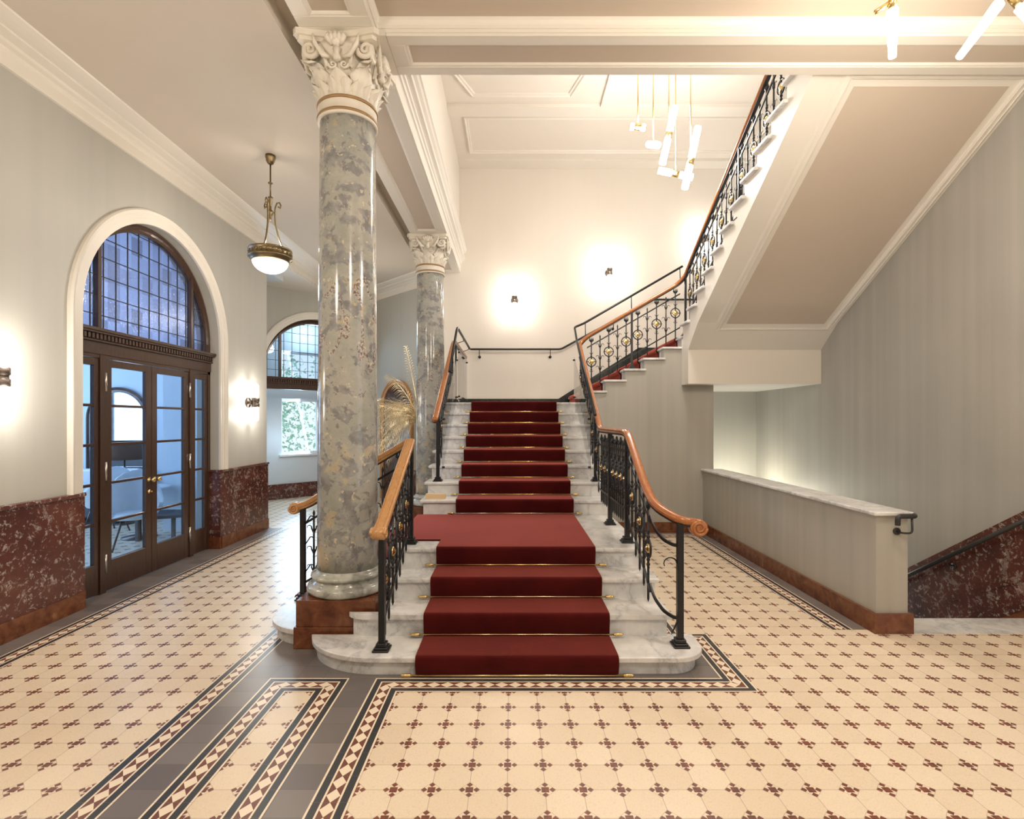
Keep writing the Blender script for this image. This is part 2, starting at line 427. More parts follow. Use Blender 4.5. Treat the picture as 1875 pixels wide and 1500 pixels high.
b = MB(); b.prism([(-3.83 - .3, 8.0, 0), (-3.83 - .3, 8.215, 0), (-5.1, 8.215, 0), (-5.1, 9.85, 0), (-5.3, 9.85, 0), (-5.3, 8.0, 0)], (0, 0, 4.75))
struct(b.build('wall_corner', 'wall'))
S2 = math.sqrt(.5)
W2o = Vector((-3.1, 11.75, 0)); W2d = Vector((-S2, -S2, 0)); W2n = Vector((S2, -S2, 0))     # wall with second arch
W3d = Vector((S2, -S2, 0)); W3n = Vector((-S2, -S2, 0))
C2 = 1.26
arched_wall('wall_far_left', W2o, W2d, W2n, 0, 2.9, C2, 4.75, .3)
b = MB(); b.prism([W2o + Vector((0, .0, 0)), W2o + W3d * 2.35, W2o + W3d * 2.35 - W3n * .3, W2o + Vector((0, .42, 0))], (0, 0, 4.75)); struct(b.build('wall_far_right', 'wall'))
def architrave(P0, d, nrm, c, name, zb=1.03):
    """stepped white surround, proud of the wall"""
    P0 = Vector(P0); d = Vector(d); nrm = Vector(nrm); Z = Vector((0, 0, 1)); n = 40
    fr = [(P0 + d * (c + AR) + Z * zb, d, nrm)]
    for k in range(n + 1):
        a = PI * k / n; fr.append((P0 + d * (c + AR * math.cos(a)) + Z * (AS + AR * math.sin(a)), d * math.cos(a) + Z * math.sin(a), nrm))
    fr.append((P0 + d * (c - AR) + Z * zb, -d, nrm))
    prof = [(-.006, -.01), (-.006, .018), (.045, .018), (.05, .026), (.095, .026), (.10, .034), (.128, .045), (.142, .03), (.142, -.01)]
    b = MB(); b.sweep(prof, fr); return struct(b.build(name, 'trim'))
architrave((XL, 0, 0), (0, 1, 0), (1, 0, 0), AC, 'trim_1')
architrave(W2o, W2d, W2n, C2, 'trim_2', .0)
# dado panels in red marble with brown marble base
def dado(name, P0, P1, nrm, returns=()):
    P0 = Vector(P0); P1 = Vector(P1); nrm = Vector(nrm)
    b = MB(); b.prism([P0 + Vector((0, 0, .155)), P1 + Vector((0, 0, .155)), P1 + Vector((0, 0, 1.0)), P0 + Vector((0, 0, 1.0))], nrm * .022)
    d = (P1 - P0).normalized() * .012
    o = struct(b.build(name, 'red_marble'))
    c = MB(); prof = [(0, 1.0), (.036, 1.0), (.042, 1.012), (.038, 1.03), (0, 1.034)]
    c.sweep(prof, [(P0, nrm, Vector((0, 0, 1))), (P1, nrm, Vector((0, 0, 1)))]); c.build('dado_cap', 'red_marble', o)
    e = MB(); e.prism([P0, P1, P1 + Vector((0, 0, .155)), P0 + Vector((0, 0, .155))], nrm * .034); e.build('base_block', 'brown_marble', o)
    return o
Ya, Yb = AC - AR, AC + AR
dado('trim_3', (XL, -1.2, 0), (XL, Ya, 0), (1, 0, 0))
dado('trim_4', (XL, Yb, 0), (XL, 8.215, 0), (1, 0, 0))
dado('trim_5', (XL + .022, Yb, 0), (XL - .14, Yb, 0), (0, -1, 0))
dado('trim_6', (XL + .022, Ya, 0), (XL - .14, Ya, 0), (0, 1, 0))
dado('trim_7', (-5.1, 8.6, 0), (-5.1, 9.7, 0), (1, 0, 0))
# cornice
cp = [(0, 4.335), (.028, 4.335), (.032, 4.355), (.036, 4.43), (.055, 4.44), (.06, 4.455), (.10, 4.462), (.12, 4.475), (.20, 4.485), (.205, 4.497), (.25, 4.50), (.30, 4.508), (.345, 4.52), (.36, 4.535), (0, 4.56)]
b = MB(); b.prism([(-5.1, 8.21, 4.29), (XL, 8.21, 4.29), (XL, 11.05, 4.29), (-5.1, 9.78, 4.29)], (0, 0, .3)); struct(b.build('ceiling_soffit', 'trim'))
cpath = [(XL, -1.2, 0), (XL, 11.02, 0), tuple(W2o), tuple(W2o + W3d * 2.35)]
struct(moulding(cpath, cp, 'trim_8', 'trim', None, False, (0, 0, 1), -1))
# aisle ceiling
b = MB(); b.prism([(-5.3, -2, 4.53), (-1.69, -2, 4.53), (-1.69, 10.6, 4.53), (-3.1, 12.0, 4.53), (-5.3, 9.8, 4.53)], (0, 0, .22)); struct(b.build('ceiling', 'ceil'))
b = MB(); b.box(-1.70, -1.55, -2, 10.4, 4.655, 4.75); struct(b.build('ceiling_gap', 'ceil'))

# beams
YBK = 10.15
beam = MB(); beam.box(-1.554, -1.01, -2, YBK, 4.565, 4.95); bB = struct(beam.build('trim_9', 'trim'))
beam = MB(); beam.box(-1.01, 6.5, 3.916, 4.365, 4.565, 4.95); bA = struct(beam.build('trim_10', 'trim'))
def soffit_panel(x0, x1, y0, y1, z, parent):
    """a raised picture-frame moulding with a tan field"""
    m = .035; prof = [(0, .012), (0, -.014), (.012, -.02), (.02, -.010), (.032, -.008), (.038, .012)]
    moulding([(x0, y0, z), (x1, y0, z), (x1, y1, z), (x0, y1, z)], prof, 'panel_moulding', 'trim', parent, True)
    b = MB(); b.box(x0 + m, x1 - m, y0 + m, y1 - m, z - .003, z + .01); b.build('panel_field', 'panel', parent)
beam = MB()
def frame_under(x0, x1, y0, y1, ix, iy, z, parent, mat='trim'):
    """raised border so that the middle reads as a sunk panel"""
    b = MB(); t = .022
    b.box(x0, x1, y0, y0 + iy, z - t, z); b.box(x0, x1, y1 - iy, y1, z - t, z)
    b.box(x0, x0 + ix, y0 + iy, y1 - iy, z - t, z); b.box(x1 - ix, x1, y0 + iy, y1 - iy, z - t, z)
    b.build('panel_border', mat, parent, .004, 1)
    moulding([(x0 + ix, y0 + iy, z), (x1 - ix, y0 + iy, z), (x1 - ix, y1 - iy, z), (x0 + ix, y1 - iy, z)], [(0, 0), (0, -.018), (.012, -.016), (.022, -.008), (.028, 0)], 'panel_moulding', 'trim', parent, True)
    b = MB(); b.box(x0 + ix + .02, x1 - ix - .02, y0 + iy + .02, y1 - iy - .02, z - .002, z + .01); b.build('panel_field', 'panel', parent)
frame_under(-1.554, -1.01, -2, 3.83, .12, .10, 4.565, bB)
frame_under(-1.554, -1.01, 4.45, 8.03, .12, .10, 4.565, bB)
frame_under(-1.554, -1.01, 8.65, YBK, .12, .10, 4.565, bB)
frame_under(-.94, 6.5, 3.916, 4.365, .12, .10, 4.565, bA)
for y in (4.14, 8.34):
    b = MB(); b.box(-1.554, -1.01, y - .31, y + .31, 4.543, 4.565); b.build('capital_seat', 'trim', bB)
b = MB(); b.box(-1.01, -.94, 3.916, 4.365, 4.543, 4.565); b.build('corner_pad', 'trim', bA)
# front hall ceiling with crown against the two beams
b = MB(); b.box(-1.01, 6.5, -2, 3.916, 4.66, 4.9); struct(b.build('ceiling_front', 'panel'))
crown = [(0, 4.59), (.010, 4.59), (.012, 4.612), (.018, 4.618), (.030, 4.638), (.032, 4.650), (.034, 4.665), (0, 4.67)]
struct(moulding([(-1.01, -2, 0), (-1.01, 3.916, 0), (6.5, 3.916, 0)], crown, 'trim_11', 'trim', None, False, (0, 0, 1), -1))

# stairwell: left wall above the beam, back wall, ceiling
b = MB(); b.box(-1.554, -1.01, -2 + 6.0, YBK, 4.95, 6.75); struct(b.build('wall_stairwell_left', 'cream'))
b = MB(); b.box(-1.554, 6.5, 3.95, 4.36, 4.95, 6.75); struct(b.build('wall_stairwell_front', 'cream'))
c2 = [(0, 4.545), (.02, 4.545), (.025, 4.75), (.035, 4.77), (.05, 4.78), (.055, 4.86), (.075, 4.88), (.08, 4.93), (.10, 4.95), (.13, 4.97), (.14, 5.02), (.12, 5.04), (.09, 5.05), (.09, 5.18), (.11, 5.20), (.14, 5.23), (.16, 5.27), (.18, 5.29), (.18, 5.33), (0, 5.40)]
c2 = [(a * .8, 4.545 + (z - 4.545) * .56) for a, z in c2]
struct(moulding([(-1.01, 4.365, 0), (-1.01, YBK, 0)], c2, 'trim_12', 'trim', None, False, (0, 0, 1), -1))
b = MB(); b.box(-1.7, 6.5, YBK, YBK + .3, 0, 6.75); struct(b.build('wall_back', 'cream'))
b = MB(); b.box(-1.554, 6.5, 4.0, YBK + .3, 6.6, 6.8); cl = struct(b.build('ceiling_stairwell', 'cream'))
# coffer frames on the stairwell ceiling
b = MB(); b.box(-1.01, 4.47, 8.16, 8.42, 6.55, 6.6); b.box(-1.01, 4.47, 9.85, YBK, 6.55, 6.6); b.box(1.38, 1.72, 4.3, 8.16, 6.55, 6.6); b.build('ceiling_rib', 'trim', cl)
mp_ = [(0, 0), (0, -.03), (.02, -.04), (.035, -.02), (.06, -.02), (.07, 0)]
moulding([(-.78, 8.5, 6.6), (4.3, 8.5, 6.6), (4.3, 9.62, 6.6), (-.78, 9.62, 6.6)], mp_, 'panel_moulding', 'trim', cl, True)
moulding([(-.84, 4.9, 6.6), (1.12, 4.9, 6.6), (1.12, 7.2, 6.6), (.9, 7.95, 6.6), (-.6, 7.95, 6.6), (-.84, 7.4, 6.6)], mp_, 'panel_moulding', 'trim', cl, True)
moulding([(2.0, 4.9, 6.6), (4.3, 4.9, 6.6), (4.3, 7.3, 6.6), (2.0, 7.3, 6.6)], mp_, 'panel_moulding', 'trim', cl, True)
b = MB(); b.box(-4.13, 6.5, -2.2, -2.0, 0, 4.9); struct(b.build('wall_behind', 'wall'))  # unseen wall behind the camera, added to block frontal world light
# right wall
XR = 4.47
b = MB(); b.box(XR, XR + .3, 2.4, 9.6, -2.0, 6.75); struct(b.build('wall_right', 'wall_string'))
b = MB(); b.box(3.03, XR + .3, 9.6, 9.9, -2.0, 2.23); struct(b.build('wall_under_landing', 'wall'))

# ------------------------------------------------------------------ low wall (parapet)
PX0, PX1, PY0 = 2.87, 3.12, 4.14
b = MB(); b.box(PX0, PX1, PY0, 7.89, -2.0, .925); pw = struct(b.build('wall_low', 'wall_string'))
b = MB(); b.box(PX0 - .03, PX1 + .03, PY0 - .03, 7.89, .925, .955); b.build('marble_coping', 'marble', pw, .008, 2)
b = MB(); b.box(PX0 - .028, PX0, PY0 - .028, 7.87, 0, .155); b.box(PX0, PX1 + .028, PY0 - .028, PY0, 0, .155); b.box(PX1, PX1 + .028, PY0, 4.4, 0, .155)
struct(b.build('baseboard_low', 'brown_marble'))
b = MB(); b.box(1.12, PX0 - .028, 7.86, 7.89, 0, .155); struct(b.build('baseboard_stair', 'brown_marble'))
# black pipe handle on the end of the low wall
t = thing('pipe_handrail', 'short black pipe handrail stub on the end of the low wall', 'handrail')
b = MB(); b.tube(fillet([(2.99, PY0 - .07, .86), (2.99, PY0 - .07, .93), (3.14, PY0 - .07, .93), (3.17, PY0 + .12, .93), (3.20, 5.1, .33)], .05), .019, 12); b.build('pipe', 'black', t)
b = MB(); b.tube(fillet([(3.10, PY0 - .07, .915), (3.10, PY0 - .075, .80), (3.03, PY0 - .075, .80), (3.03, PY0, .80)], .03), .008, 8); b.lathe([(.028, 0), (.028, .012)], (3.03, PY0, .80), 20, (0, -1, 0)); b.build('bracket', 'black', t)
# sloping dado on right wall: top line z=.89 at Y 4.55 -> .02 at Y 5.89
def dl(Y): return .895 - (Y - 4.54) * .648
t1 = thing('sloping_dado', 'red marble dado sloping down along the basement stair wall', 'wall panel')
ys = [4.2, 7.6]
b = MB(); b.prism([(XR, ys[0], dl(ys[0]) - .06), (XR, ys[1], dl(ys[1]) - .06), (XR, ys[1], dl(ys[1]) - 1.0), (XR, ys[0], dl(ys[0]) - 1.0)], (-.02, 0, 0)); b.build('panel', 'red_marble', t1)
b = MB(); b.prism([(XR, ys[0], dl(ys[0])), (XR, ys[1], dl(ys[1])), (XR, ys[1], dl(ys[1]) - .07), (XR, ys[0], dl(ys[0]) - .07)], (-.04, 0, 0)); b.build('cap', 'red_marble', t1)
b = MB(); b.prism([(XR, 4.15, .10), (XR, 4.45, .09), (XR, 5.4, -.53), (XR, 5.4, -.9), (XR, 4.15, -.05)], (-.03, 0, 0)); b.build('base', 'brown_marble', t1)
b = MB(); b.prism([(XR, 4.5, .33), (XR, 7.6, -1.50), (XR, 7.6, -1.51), (XR, 4.5, .32)], (-.026, 0, 0)); b.build('joint', 'red_marble', t1)
t = thing('pipe_handrail', 'long black pipe handrail sloping along the red marble by the basement stair', 'handrail')
b = MB(); b.tube([(XR - .09, 4.25, dl(4.25) - .11), (XR - .09, 7.4, dl(7.4) - .11)], .02, 12); b.build('pipe', 'black', t)
for y in (4.5, 5.28, 6.4):
    b = MB(); b.tube(fillet([(XR - .09, y, dl(y) - .10), (XR - .09, y, dl(y) - .19), (XR - .02, y, dl(y) - .20)], .03), .008, 8); b.lathe([(.028, 0), (.028, .012)], (XR - .02, y, dl(y) - .20), 16, (-1, 0, 0)); b.build('bracket', 'black', t)

# ------------------------------------------------------------------ stairs
Z = [0, .124, .286, .447, .608] + [.608 + .1693 * i for i in range(1, 9)]       # Z[12]=1.963
YR = [3.454, 3.775, 4.095, 4.41] + [5.944 + .321 * i for i in range(8)]         # riser planes 1..12
stair = thing('main_staircase', 'white marble main staircase with red runner rising straight ahead', 'stairs')
def slab(poly, z1, th, name, mat='marble', parent=None, bevel=.012):
    b = MB(); b.prism([(x, y, z1 - th) for x, y in poly], (0, 0, th)); return b.build(name, mat, parent, bevel, 3)
def step1(off, front):
    """outline of bottom step; off insets the curve"""
    p = []
    for k in range(9):      # right rounded end
        a = -PI / 2 + PI / 2 * k / 8; r = .22 - off * .3; cx = 1.305 - .22; p.append((cx - off * .7 + r * math.cos(a), front + .22 + r * math.sin(a)))
    p += [(1.305 - off, 3.82), (-.97, 3.82)]
    p += [(-.97, 3.808), (-1.45 + off, 3.808)]
    cx, cy, rx, ry = -.9, 3.90, .555 - off, 3.90 - front
    for k in range(1, 13):
        a = PI + .15 + (PI / 2 - .15) * k / 12; p.append((cx + rx * math.cos(a), cy + ry * math.sin(a)))
    return p
slab(step1(0, 3.424), Z[1], .035, 'tread', parent=stair)
slab(step1(.035, 3.454), Z[1] - .035, Z[1] - .035, 'riser', parent=stair, bevel=0)
def step2(off, front):
    p = [(1.145 - off, front), (1.145 - off, 4.12), (-.96, 4.12), (-.96, 3.806), (-1.176 + off, 3.806)]
    for k in range(1, 7):
        a = PI + PI / 2 * k / 6; p.append((-1.03 + (.146 - off) * math.cos(a), front + .08 + .08 * math.sin(a)))
    return p
slab(step2(0, 3.745), Z[2], .035, 'tread', parent=stair)
slab(step2(.03, 3.775), Z[2] - .035, Z[2] - .035, 'riser', parent=stair, bevel=0)
slab([(1.145, 4.065), (1.145, 4.44), (-.95, 4.44), (-.95, 4.065)], Z[3], .035, 'tread', parent=stair)
slab([(1.115, 4.095), (1.115, 4.44), (-.95, 4.44), (-.95, 4.095)], Z[3] - .035, Z[3] - .035, 'riser', parent=stair, bevel=0)
slab([(1.12, 4.38), (1.12, 5.97), (-1.05, 5.97), (-1.05, 4.425), (-.95, 4.425), (-.95, 4.38)], Z[4], .035, 'tread', parent=stair)
slab([(1.09, 4.41), (1.09, 5.97), (-1.02, 5.97), (-1.02, 4.43), (-.95, 4.43), (-.95, 4.41)], Z[4] - .035, Z[4] - .035, 'riser', parent=stair, bevel=0)
for i in range(5, 13):
    y0 = YR[i - 1]; y1 = YR[i] + .02 if i < 12 else YBK
    xr = 1.12 if i < 12 else 1.09
    slab([(xr, y0 - .03), (xr, y1), (-1.04, y1), (-1.04, y0 - .03)], Z[i], .035, 'tread', parent=stair)
    slab([(1.09, y0), (1.09, y1), (-1.0, y1), (-1.0, y0)], Z[i] - .035, Z[i] - Z[i - 1] - .035 + (.035 if i == 12 else .0), 'riser', parent=stair, bevel=0)
# masonry flank of the flight
b = MB(); pr = [(5.95, 0), (5.95, Z[4] - .04)]
for i in range(5, 12): pr += [(YR[i - 1] + .01, Z[i - 1] - .04), (YR[i - 1] + .01, Z[i] - .04)]
pr += [(YR[11] + .01, Z[11] - .04), (YR[11] + .01, Z[12] - .18), (YBK, Z[12] - .18), (YBK, 0)]
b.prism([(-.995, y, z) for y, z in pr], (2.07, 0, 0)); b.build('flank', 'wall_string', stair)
# left wing
wing = thing('side_steps', 'short marble side steps turning left behind the big column', 'stairs')
WX = [-1.87, -1.585, -1.30]
def w1(off):
    p = [(-1.57, 5.944), (-1.9 + off, 5.944)]
    for k in range(11):
        a = PI + PI / 2 * k / 10; p.append((-1.5 + (.4 - off) * math.cos(a), 4.25 + (.38 - off) * math.sin(a)))
    p += [(-1.5, 4.44), ]
    return [q for q in p]
# keep clear of the plinth: clip the curve at x=-1.59
def clipx(p, x): return [(min(a, x), b_) for a, b_ in p]
slab(clipx(w1(0), -1.59)[0:-1] + [(-1.59, 4.43), (-1.57, 4.43)], Z[1], .035, 'tread', parent=wing)
slab(clipx(w1(.035), -1.59)[0:-1] + [(-1.59, 4.43), (-1.57, 4.43)], Z[1] - .035, Z[1] - .035, 'riser', parent=wing, bevel=0)
for j, x in ((2, WX[1]), (3, WX[2])):
    x2 = WX[2] + .02 if j == 2 else -1.03
    slab([(x - .03, 4.43), (x2, 4.43), (x2, 5.944), (x - .03, 5.944)], Z[j], .035, 'tread', parent=wing)
    slab([(x, 4.43), (x2, 4.43), (x2, 5.944), (x, 5.944)], Z[j] - .035, Z[j] - .035, 'riser', parent=wing, bevel=0)

# runner
CX = .035; HW = .662
def runner(profile, axis, lo, hi, name, label, th=.014):
    """profile: list of (a,z) along climbing direction; thick ribbon by offsetting normals"""
    P = [Vector((a, z, 0)) for a, z in fillet2(profile, .018)]
    off = []
    for i in range(len(P)):
        t = (P[min(i + 1, len(P) - 1)] - P[max(i - 1, 0)]).normalized(); n = Vector((-t.y, t.x, 0)); off.append(P[i] + n * th)
    pts = P + off[::-1]; b = MB(); n = len(P)
    if axis == 'y': v = [(lo, p.x, p.y) for p in pts] + [(hi, p.x, p.y) for p in pts]
    else: v = [(p.x, lo, p.y) for p in pts] + [(p.x, hi, p.y) for p in pts]
    m = len(pts); f = []
    for i in range(n - 1):
        f.append((i, i + 1, m - 2 - i, m - 1 - i)); f.append((m + i, 2 * m - 1 - i, 2 * m - 2 - i, m + i + 1))
    for i in range(m): f.append((i, m + i, m + (i + 1) % m, (i + 1) % m))
    b.add(v, f, False); o = b.build(name, 'carpet', None, .004, 2); return tag(o, label, 'carpet')
def fillet2(pr, r, n=4):
    P = [Vector((a, z, 0)) for a, z in pr]; return [(p.x, p.y) for p in fillet(P, r, n)]
pr = [(YR[0] - .016, .012)]
for i in range(1, 13):
    y = YR[i - 1]
    if i > 1: pr.append((y - .016, Z[i - 1] + .002))
    pr += [(y - .034, Z[i] - .05), (y - .036, Z[i] + .001)]
pr.append((YBK - .45, Z[12] + .001))
runner(pr, 'y', CX - HW, CX + HW, 'stair_runner', 'deep red carpet runner climbing the main marble staircase')
pw_ = [(-2.3 + .4 - .004, .012)]
pw_ = [(WX[0] - .004, .012), (WX[0] - .008, Z[1] - .05), (WX[0] - .034, Z[1] - .036), (WX[0] - .036, Z[1] + .001)]
for j in (2, 3):
    x = WX[j - 1]; pw_ += [(x - .004, Z[j - 1] + .002), (x - .008, Z[j] - .05), (x - .034, Z[j] - .036), (x - .036, Z[j] + .001)]
pw_ += [(-1.024, Z[3] + .002), (-1.028, Z[4] - .05), (-1.054, Z[4] - .036), (-1.056, Z[4] + .001), (CX - HW - .001, Z[4] + .001)]
runner(pw_, 'x', 4.64, 5.90, 'stair_runner', 'red carpet of the half landing running down the left side steps')
ORD = ['first', 'second', 'third', 'fourth', 'fifth', 'sixth', 'seventh', 'eighth', 'ninth', 'tenth', 'eleventh', 'top']
rod = None
for i in range(12):
    lab = 'brass stair rod at the foot of the %s red carpet riser from the floor' % ORD[i] if i < 11 else 'brass stair rod at the foot of the topmost red carpet riser'
    if i == 0:
        rod = tag(bpy.data.objects.new('stair_rod', None), lab, 'stair rod', 'brass rods holding the stair runner'); C.objects.link(rod)
        b = MB(); b.tube([(-.70, 0, 0), (.70, 0, 0)], .0062, 10); b.build('rod', 'brass', rod)
        for s in (-1, 1):
            b = MB(); b.lathe([(.006, 0), (.013, .004), (.013, .035), (.009, .042), (.012, .05), (.009, .062), (.003, .07)], (s * .69, 0, 0), 14, (s, 0, 0)); b.build('finial', 'brass', rod)
        o = rod
    else:
        o = copy_tree(rod); o['label'] = lab
    o.location = (CX, YR[i] - .040, Z[i] + .026 if i else .014)
# wooden block
tag(MB().box(-.985, -.76, 6.0, 6.08, Z[5], Z[5] + .058).build('wood_block', 'lightwood', None, .002, 1), 'pale wooden block lying on the fifth marble step beside the runner', 'wood block')

# ------------------------------------------------------------------ flight 2 (to the right), landing 2, flight 3
X2 = [1.09, 1.38, 1.675, 1.965, 2.255, 2.54]                                     # leading edges
Z2 = [1.963 + .1645 * (k + 1) for k in range(6)]                                # last = 2.95 landing
b = MB(); p = [(1.08, 0), (1.08, Z2[0] - .04)]
for k in range(1, 6): p += [(X2[k] + .03, Z2[k - 1] - .04), (X2[k] + .03, Z2[k] - .04)]
p += [(3.03, Z2[5] - .04), (3.03, 0)]
b.prism([(x, 7.89, z) for x, z in p], (0, .16, 0)); struct(b.build('wall_under_stairs', 'wall_string'))
fl2 = thing('upper_flight', 'marble steps rising right from the upper landing to the second landing', 'stairs')
for k in range(6):
    xe = X2[k + 1] + .05 if k < 5 else XR; z = Z2[k]
    y0 = 7.86; 
    slab([(X2[k], y0), (xe, y0), (xe, YBK), (X2[k], YBK)], z, .035, 'tread', parent=fl2)
    slab([(X2[k] + .03, 8.05), (xe, 8.05), (xe, YBK), (X2[k] + .03, YBK)], z - .035, .1295, 'riser', parent=fl2, bevel=0)
pr = [(X2[0] - .02, Z[12] + .004)]
for k in range(6):
    if k: pr.append((X2[k] + .026, Z2[k - 1] + .002))
    pr += [(X2[k] + .022, Z2[k] - .05), (X2[k] - .004, Z2[k] - .036), (X2[k] - .006, Z2[k] + .001)]
pr.append((3.4, Z2[5] + .001))
runner(pr, 'x', 8.15, 9.85, 'stair_runner', 'red carpet on the upper steps rising to the right')
# skirting on the back wall
b = MB(); b.prism([(-1.01, YBK, Z[12]), (.93, YBK, Z[12]), (1.0, YBK, Z[12]), (2.54, YBK, Z2[5]), (4.4, YBK, Z2[5]), (4.4, YBK, Z2[5] + .14), (2.45, YBK, Z2[5] + .14), (.9, YBK, Z[12] + .14), (-1.01, YBK, Z[12] + .14)], (0, -.02, 0)); struct(b.build('baseboard_back', 'darkmarble'))
# landing 2 slab + flight 3 mass
X3 = 2.55; NE = [6.64 + .296 * (4 - k) for k in range(13)]; Z3 = [2.95 + .17 * k for k in range(13)]
def soff(Y): return 3.476 + .576 * (6.404 - Y)
b = MB(); b.box(3.03, XR, 7.89, 9.95, 2.21, 2.91); struct(b.build('ceiling_under_landing', 'trim'))
b = MB(); p = [(7.89, 2.21), (7.59, 2.21), (7.59, 2.70), (7.45, 2.82), (7.2, soff(7.2)), (4.365, soff(4.365)), (4.365, Z3[12] - .04), (NE[11], Z3[12] - .04)]
for k in range(11, 0, -1): p += [(NE[k], Z3[k] - .04), (NE[k - 1], Z3[k] - .04)]
p += [(NE[0], Z3[0] - .05), (7.89, Z3[0] - .05)]
b.prism([(X3, y, z) for y, z in p], (XR - X3, 0, 0)); mass = b.build('soffit', 'trim')
top = thing('top_flight', 'uppermost flight rising toward the viewer with panelled cream underside', 'stairs'); mass.parent = top
for k in range(1, 12):
    slab([(X3 - .045, NE[k] - .02), (XR, NE[k] - .02), (XR, NE[k - 1] + .03), (X3 - .045, NE[k - 1] + .03)], Z3[k], .04, 'tread', parent=top)
# panel moulding under flight 3 (in the sloping plane)
sl = Vector((0, -1, .576)).normalized(); nn_ = Vector((0, -.576, -1)).normalized(); xx = Vector((1, 0, 0))
def SP(x, y): return Vector((x, y, soff(y)))
fr = [SP(X3 + .34, 7.28), SP(XR - .12, 7.28), SP(XR - .12, 4.47), SP(X3 + .34, 4.47)]
o = moulding(fr, [(0, 0), (0, .022), (.02, .03), (.035, .016), (.06, .016), (.066, .024), (.08, .010), (.085, 0)], 'panel_moulding', 'trim', top, True, nn_, -1)
b = MB(); ff = [SP(X3 + .40, 7.22), SP(XR - .18, 7.22), SP(XR - .18, 4.53), SP(X3 + .40, 4.53)]; b.prism([q - nn_ * .01 for q in ff], nn_ * .013); b.build('panel_field', 'panel', top)

# ------------------------------------------------------------------ columns
def leaf(mb, ang, r0, z0, h, w, curl, lobes=3, thick=.014, lean=.0):
    """acanthus leaf hugging the bell"""
    nu, nv = 8, 9; ca, sa = math.cos(ang), math.sin(ang)
    R = Vector((ca, sa, 0)); S = Vector((-sa, ca, 0)); front = []; back = []
    for j in range(nv + 1):
        t = j / nv
        lob = 1 - .22 * abs(math.sin(t * PI * lobes)) ** .6 if 0 < t < 1 else 1
        ww = w * (.72 + .5 * math.sin(t * PI * .8)) * lob * (1 if t < .8 else max(.32, 1 - ((t - .8) * 3.6) ** 2 * 1.4))
        out = r0 + lean * t + .055 * t * t + (curl * max(0, (t - .68) / .32) ** 2)
        zz = z0 + h * t - curl * .7 * max(0, (t - .78) / .22) ** 2
        for i in range(nu + 1):
            s = -1 + 2 * i / nu
            rib = .012 * (1 - abs(s)) ** 2 + .005 * math.cos(s * PI * 3)
            p = R * (out + rib - .018 * s * s) + S * (s * ww / 2) + Vector((0, 0, zz - .012 * abs(s)))
            front.append(p + R * thick * .4); back.append(p - R * thick)
    n = nu + 1; N = len(front); f = []
    for j in range(nv):
        for i in range(nu):
            a = j * n + i; f.append((a, a + 1, a + n + 1, a + n)); f.append((N + a, N + a + n, N + a + n + 1, N + a + 1))
    ring = [i for i in range(n)] + [j * n + nu for j in range(1, nv + 1)] + [nv * n + i for i in range(nu - 1, -1, -1)] + [j * n for j in range(nv - 1, 0, -1)]
    for k in range(len(ring)):
        a, c = ring[k], ring[(k + 1) % len(ring)]; f.append((a, N + a, N + c, c))
    mb.add(front + back, f, True)
def spiral(mb, c, U, V, r, turns, w, tail=None, n=30, W=None, flip=1):
    pts = []; rad = []
    for k in range(n + 1):
        t = k / n; a = flip * turns * 2 * PI * (1 - t); rr = r * (.12 + .88 * t)
        pts.append(Vector(c) + Vector(U) * math.cos(a) * rr + Vector(V) * math.sin(a) * rr); rad.append(w * (.45 + .55 * t))
    if tail: pts += [Vector(q) for q in tail]; rad += [w * (1 - .3 * (k + 1) / len(tail)) for k in range(len(tail))]
    mb.tube(pts, rad, 8)
